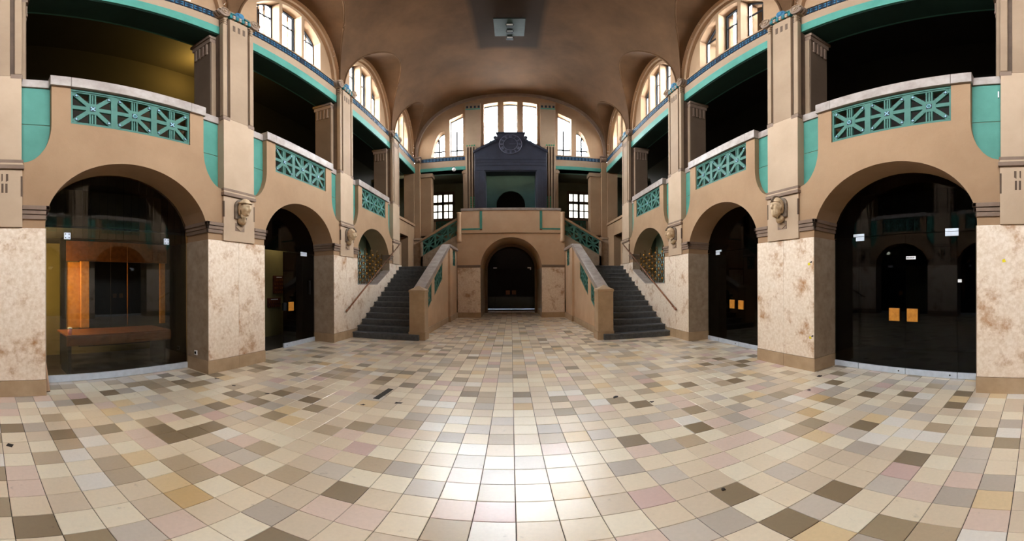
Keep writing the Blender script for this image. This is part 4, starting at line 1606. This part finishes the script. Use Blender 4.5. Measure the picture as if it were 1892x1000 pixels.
for s in (-1, 1):
    mb = MB()
    mb.lathe((s * .74, YE - .2, 9.2), (0, -1, 0), [(0, .10), (.12, .10), (.14, .07)], 14)
    mb.build('scroll', M['ink'], ae)
for i, z in enumerate((7.62, 7.78, 7.94)):
    pbox('course', M['ink'], ae, -1.70, 1.70, YE - .315, YE - .29, z, z + .13, 0.006)

ck = thing('wall_clock', 'round stone clock with numeral ring in the gable of the dark surround', 'clock', (0, YE - .3, 8.80))
mb = MB(); mb.lathe((0, YE - .29, 8.80), (0, -1, 0), [(0, .56), (.04, .56), (.05, .545), (.05, .33), (.03, .32), (.03, .02)], 40); mb.build('dial', M['ink'], ck)
for (r0, r1, nm) in ((.53, .565, 'outer_ring'), (.335, .36, 'inner_ring')):
    mb = MB()
    pts = [((r0 + r1) / 2 * math.cos(q * PI / 24), YE - .345, 8.80 + (r0 + r1) / 2 * math.sin(q * PI / 24)) for q in range(49)]
    mb.tube(pts, (r1 - r0) / 2, 6, caps=False)
    mb.build(nm, M['inklight'], ck)
ROM = ['XII', 'I', 'II', 'III', 'IIII', 'V', 'VI', 'VII', 'VIII', 'IX', 'X', 'XI']
for h in range(12):
    an = PI / 2 - h * PI / 6
    cr = Vector((math.cos(an), 0, math.sin(an)))
    tg = Vector((math.sin(an), 0, -math.cos(an)))
    ctr = Vector((0, YE - .343, 8.80)) + cr * .445
    mb = MB()

    def stroke(o0, o1, wd=.011):
        p0 = ctr + tg * o0[0] + cr * o0[1]
        p1 = ctr + tg * o1[0] + cr * o1[1]
        d_ = (p1 - p0).normalized()
        sd = d_.cross(Vector((0, 1, 0))) * wd
        mb.hexa([p0 - sd, p1 - sd, p1 + sd, p0 + sd] + [q + Vector((0, -.018, 0)) for q in (p0 - sd, p1 - sd, p1 + sd, p0 + sd)])
    wds = {'I': .036, 'V': .065, 'X': .065}
    tw = sum(wds[c] for c in ROM[h])
    x = -tw / 2
    for c in ROM[h]:
        w_ = wds[c]
        xm = x + w_ / 2
        if c == 'I': stroke((xm, -.06), (xm, .06))
        if c == 'V':
            stroke((xm, -.06), (xm - .024, .06)); stroke((xm, -.06), (xm + .024, .06))
        if c == 'X':
            stroke((xm - .022, -.06), (xm + .022, .06)); stroke((xm + .022, -.06), (xm - .022, .06))
        x += w_
    mb.build('numeral', M['inklight'], ck)
for nm, an, ln, wd in (('hour_hand', 0.0, .22, .02), ('minute_hand', 0.06, .32, .012)):
    mb = MB()
    d_ = Vector((math.cos(an), 0, math.sin(an)))
    n_ = Vector((-d_.z, 0, d_.x)) * wd
    o_ = Vector((0, YE - .35, 8.80))
    mb.prism([tuple(o_ - d_ * .06 - n_), tuple(o_ + d_ * ln - n_ * .4), tuple(o_ + d_ * ln + n_ * .4), tuple(o_ - d_ * .06 + n_)], (0, -.012, 0))
    mb.build(nm, M['inklight'], ck)

# ------------------------------------------------------------------ ceiling light
cl = thing('ceiling_light', 'square green ceiling panel with three small floodlights on the vault', 'ceiling light', (0, 10.6, 11.9))
mb = MB()
mb.box(-.50, .48, 10.04, 11.15, 11.86, 11.92)
mb.build('panel', M['lampgreen'], cl, bevel=0.008)
for x in (-.4, .38):
    for y in (10.2, 11.0):
        mb = MB()
        mb.tube([(x, y, 11.9), (x, y, 12.12)], .012, 6)
        mb.build('hanger', M['darkmetal'], cl)
for y in (10.28, 10.68, 11.10):
    mb = MB()
    mb.box(-.12, .12, y, y + .13, 11.68, 11.78)
    mb.box(-.09, .09, y + .03, y + .10, 11.78, 11.86)
    fl = mb.build('floodlight', M['darkmetal'], cl, bevel=0.006)
    mb = MB()
    mb.box(-.10, .10, y - .006, y + .004, 11.69, 11.77)
    mb.build('lens', M['white'], fl)

gl_ = thing('globe_lamp', 'small white globe lamp hanging under the left end lintel', 'lamp', (-2.80, YE - .1, 7.62))
mb = MB(); mb.lathe((-2.80, YE - .12, 7.46), (0, 0, 1), [(0, .03), (.03, .08), (.09, .11), (.15, .085), (.19, .05)], 18); mb.build('globe', M['white'], gl_, smooth=True)
mb = MB(); mb.lathe((-2.80, YE - .12, 7.64), (0, 0, 1), [(0, .05), (.04, .05), (.06, .03)], 12); mb.build('holder', M['darkmetal'], gl_)

# ------------------------------------------------------------------ ticket booth behind the left glazing
ct = thing('ticket_counter', 'long brown wooden ticket counter behind the left glazing', 'counter', (-5.9, 2.4, 0))
mb = MB(); mb.ubox(-1, 5.62, 6.45, 1.38, 3.46, .73, .765); mb.build('counter_top', M['woodbrown'], ct, bevel=0.006)
part_box('front_board', M['woodbrown'], ct, -1, 5.62, 5.66, 1.38, 3.46, .57, .73, 0.004)
for y in (1.46, 3.38):
    part_box('leg', M['black'], ct, -1, 5.75, 6.3, y - .03, y + .03, 0, .73)
pn = thing('booth_partition', 'orange wooden booth partition with dark opening behind the ticket counter', 'partition', (-6.7, 2.4, 0))
part_box('lit_board', M['wood'], pn, -1, 6.62, 6.66, 1.62, 1.90, .765, 2.12, 0.004)
part_box('corner_board', M['wood'], pn, -1, 6.55, 6.66, 1.90, 2.08, .765, 2.14, 0.01)
part_box('end_board', M['wood'], pn, -1, 6.62, 6.66, 3.78, 3.92, .765, 2.14, 0.004)
part_box('header_board', M['woodbrown'], pn, -1, 6.60, 6.68, 1.60, 3.95, 2.14, 2.56, 0.006)
part_box('darkness_sheet', M['black'], pn, -1, 6.9, 6.93, 1.95, 4.3, .3, 2.6)  # added black sheet, painted darkness behind the booth opening
part_box('dark_post', M['black'], pn, -1, 6.60, 6.70, 1.49, 1.60, 0, 2.6)
cp = thing('paper_cup', 'pale pink paper cup with white lid on the ticket counter', 'cup', (-5.70, 1.45, .765))
mb = MB(); mb.lathe((-5.70, 1.45, .765), (0, 0, 1), [(0, .028), (.002, .03), (.11, .04)], 20, 0); mb.build('cup_body', M['pink'], cp, smooth=True)
mb = MB(); mb.lathe((-5.70, 1.45, .875), (0, 0, 1), [(0, .043), (.012, .043), (.02, .038)], 20); mb.build('lid', M['white'], cp)
part_box('booth_light_blocker', M['darkroom'], walls[-1], -1, 5.46, 7.6, .06, 4.38, 2.62, 2.66)  # slab added to keep the booth light below the transom
lamp('booth_lamp', (-6.25, .80, 1.9), 62, (1.0, .70, .28), .12)
lamp('room_lamp', (-6.4, 8.1, 3.3), 10, (1.0, .86, .6), .1)
lamp('gallery_lamp', (-6.7, 4.95, 7.85), 70, (1.0, .60, .12), .1)

# key racks in the second left room
for i, (ya, yb, za, zb, nr, nm) in enumerate(((8.05, 8.62, 1.36, 1.93, 4, 'upper'), (7.78, 8.42, .93, 1.22, 2, 'lower'))):
    t = thing('key_rack', 'dark red %s key rack with rows of hooks on the olive wall' % nm, 'key rack', (-6.9, (ya + yb) / 2, za), 'key racks')
    u = 6.95
    part_box('board', M['woodred'], t, -1, u, u + .03, ya, yb, za, zb, 0.004)
    part_box('board_label', M['white'], t, -1, u - .004, u + .001, ya + .15, yb - .15, zb - .06, zb - .035)
    for r in range(nr):
        for q in range(6):
            y = ya + .06 + q * (yb - ya - .12) / 5
            z = zb - .12 - r * .13
            mb = MB(); mb.tube([(-u, y, z), (-u + .03, y, z - .005), (-u + .04, y, z + .015)], .006, 5)
            mb.box(-u + .012, -u + .022, y - .012, y + .012, z - .05, z)
            mb.build('hook', M['brass'], t)
part_box('inner_wall', M['olive'], walls[-1], -1, 6.98, 7.05, 4.6, 8.8, 0, 3.9)

# small things near the walls
t = thing('pole', 'beige cardboard tube leaning on the nearest left pier', 'tube', (-4.9, .9, 0))
mb = MB(); mb.tube([(-4.90, .91, .0), (-5.05, .80, 1.05)], .034, 14); mb.build('tube_body', M['pipe'], t, smooth=True)
mb = MB(); mb.tube([(-4.90, .91, .0), (-4.902, .908, .014)], .036, 14); mb.build('end_cap', M['deepbrown'], t)
t = thing('wall_socket', 'white electrical socket low in the reveal of the near left pier', 'socket', (-5.09, 3.68, .36))
mb = MB(); mb.box(-5.13, -5.05, 3.668, 3.69, .31, .40); mb.build('socket_frame', M['white'], t, bevel=0.004)
mb = MB(); mb.lathe((-5.09, 3.668, .355), (0, -1, 0), [(0, .028), (.003, .027)], 14); mb.build('socket_well', M['black'], t)
for i, (y, z, lab) in enumerate(((3.806, 1.986, 'yellow and black tape scrap high on the near right pier'), (3.781, .642, 'yellow and black tape scrap low on the near right pier'), (.45, 1.956, 'faint yellow tape scrap on the pier at the picture edge'))):
    t = thing('tape_scrap', lab, 'tape', (D - .02, y, z), 'tape scraps')
    X = D - .0145
    mb = MB(); mb.prism([(X, y - .03, z - .02), (X, y + .02, z - .03), (X, y + .03, z + .01), (X, y - .01, z + .025)], (-.003, 0, 0)); mb.build('yellow_piece', M['yellow'], t)
    if i < 2:
        mb = MB(); mb.prism([(X, y - .07, z + .02), (X, y - .03, z + .015), (X, y - .02, z + .03), (X, y - .065, z + .05)], (-.003, 0, 0)); mb.build('black_piece', M['black'], t)
for i, (x, y, w_, h_, ang, lab) in enumerate((
        (-3.16, .22, .05, .04, .3, 'black lozenge inset in a pale tile near the left picture edge'),
        (-1.81, 4.49, .045, .26, -.05, 'long dark patch strip set along the joint left of the middle'),
        (-1.88, 3.94, .05, .035, .6, 'dark worn patch on the tiles just nearer than the long strip'),
        (-1.48, 4.18, .075, .04, .2, 'dark star-shaped stain right of the long patch strip'),
        (-4.40, 3.62, .06, .035, .9, 'dark chip at the foot of the near left pier'),
        (-3.90, 3.56, .04, .03, .2, 'small dark chip on the tiles in front of the near left pier'),
        (-3.25, 3.62, .05, .03, .5, 'dark grey scuff midway between left pier and hall middle'),
        (1.41, 4.41, .09, .035, .8, 'curved dark scuff on the tiles right of the middle'),
        (4.55, 3.44, .09, .05, .4, 'ragged dark break in the floor at the corner of the near right pier'),
        (3.84, 3.10, .05, .03, .2, 'small dark chip in front of the near right pier'),
        (1.80, 4.05, .04, .03, .3, 'small dark curl of dirt right of the curved scuff'),
        (1.365, 1.86, .022, .02, .3, 'small black lump on a brown tile in the right foreground'))):
    r = random.Random(i + 5)
    mb = MB()
    ca, sa = math.cos(ang), math.sin(ang)
    n = 4 if i in (0, 1) else 9
    pts = []
    for q in range(n):
        if i == 1:
            px, py = [(-w_, -h_), (w_, -h_), (w_, h_), (-w_, h_)][q]
        else:
            k_ = 1 if i == 0 else r.uniform(.45, 1.1)
            px, py = w_ * k_ * math.cos(2 * PI * q / n), h_ * k_ * math.sin(2 * PI * q / n)
        pts.append((x + px * ca - py * sa, y + px * sa + py * ca, .0006))
    mb.prism(pts, (0, 0, .002 if i != 11 else .012))
    mb.build('floor_mark', M['stain'], None, label=lab, cat='mark')

t = thing('white_strip', 'short white strip stuck on the teal recess at the right picture edge', 'strip', (NIC - .013, .541, 4.66))
mb = MB(); mb.box(NIC - .020, NIC - .0125, .532, .550, 4.66, 4.78); mb.build('strip_body', M['white'], t)
mb = MB(); mb.box(NIC - .021, NIC - .0125, .536, .546, 4.645, 4.66); mb.build('dark_end', M['black'], t)
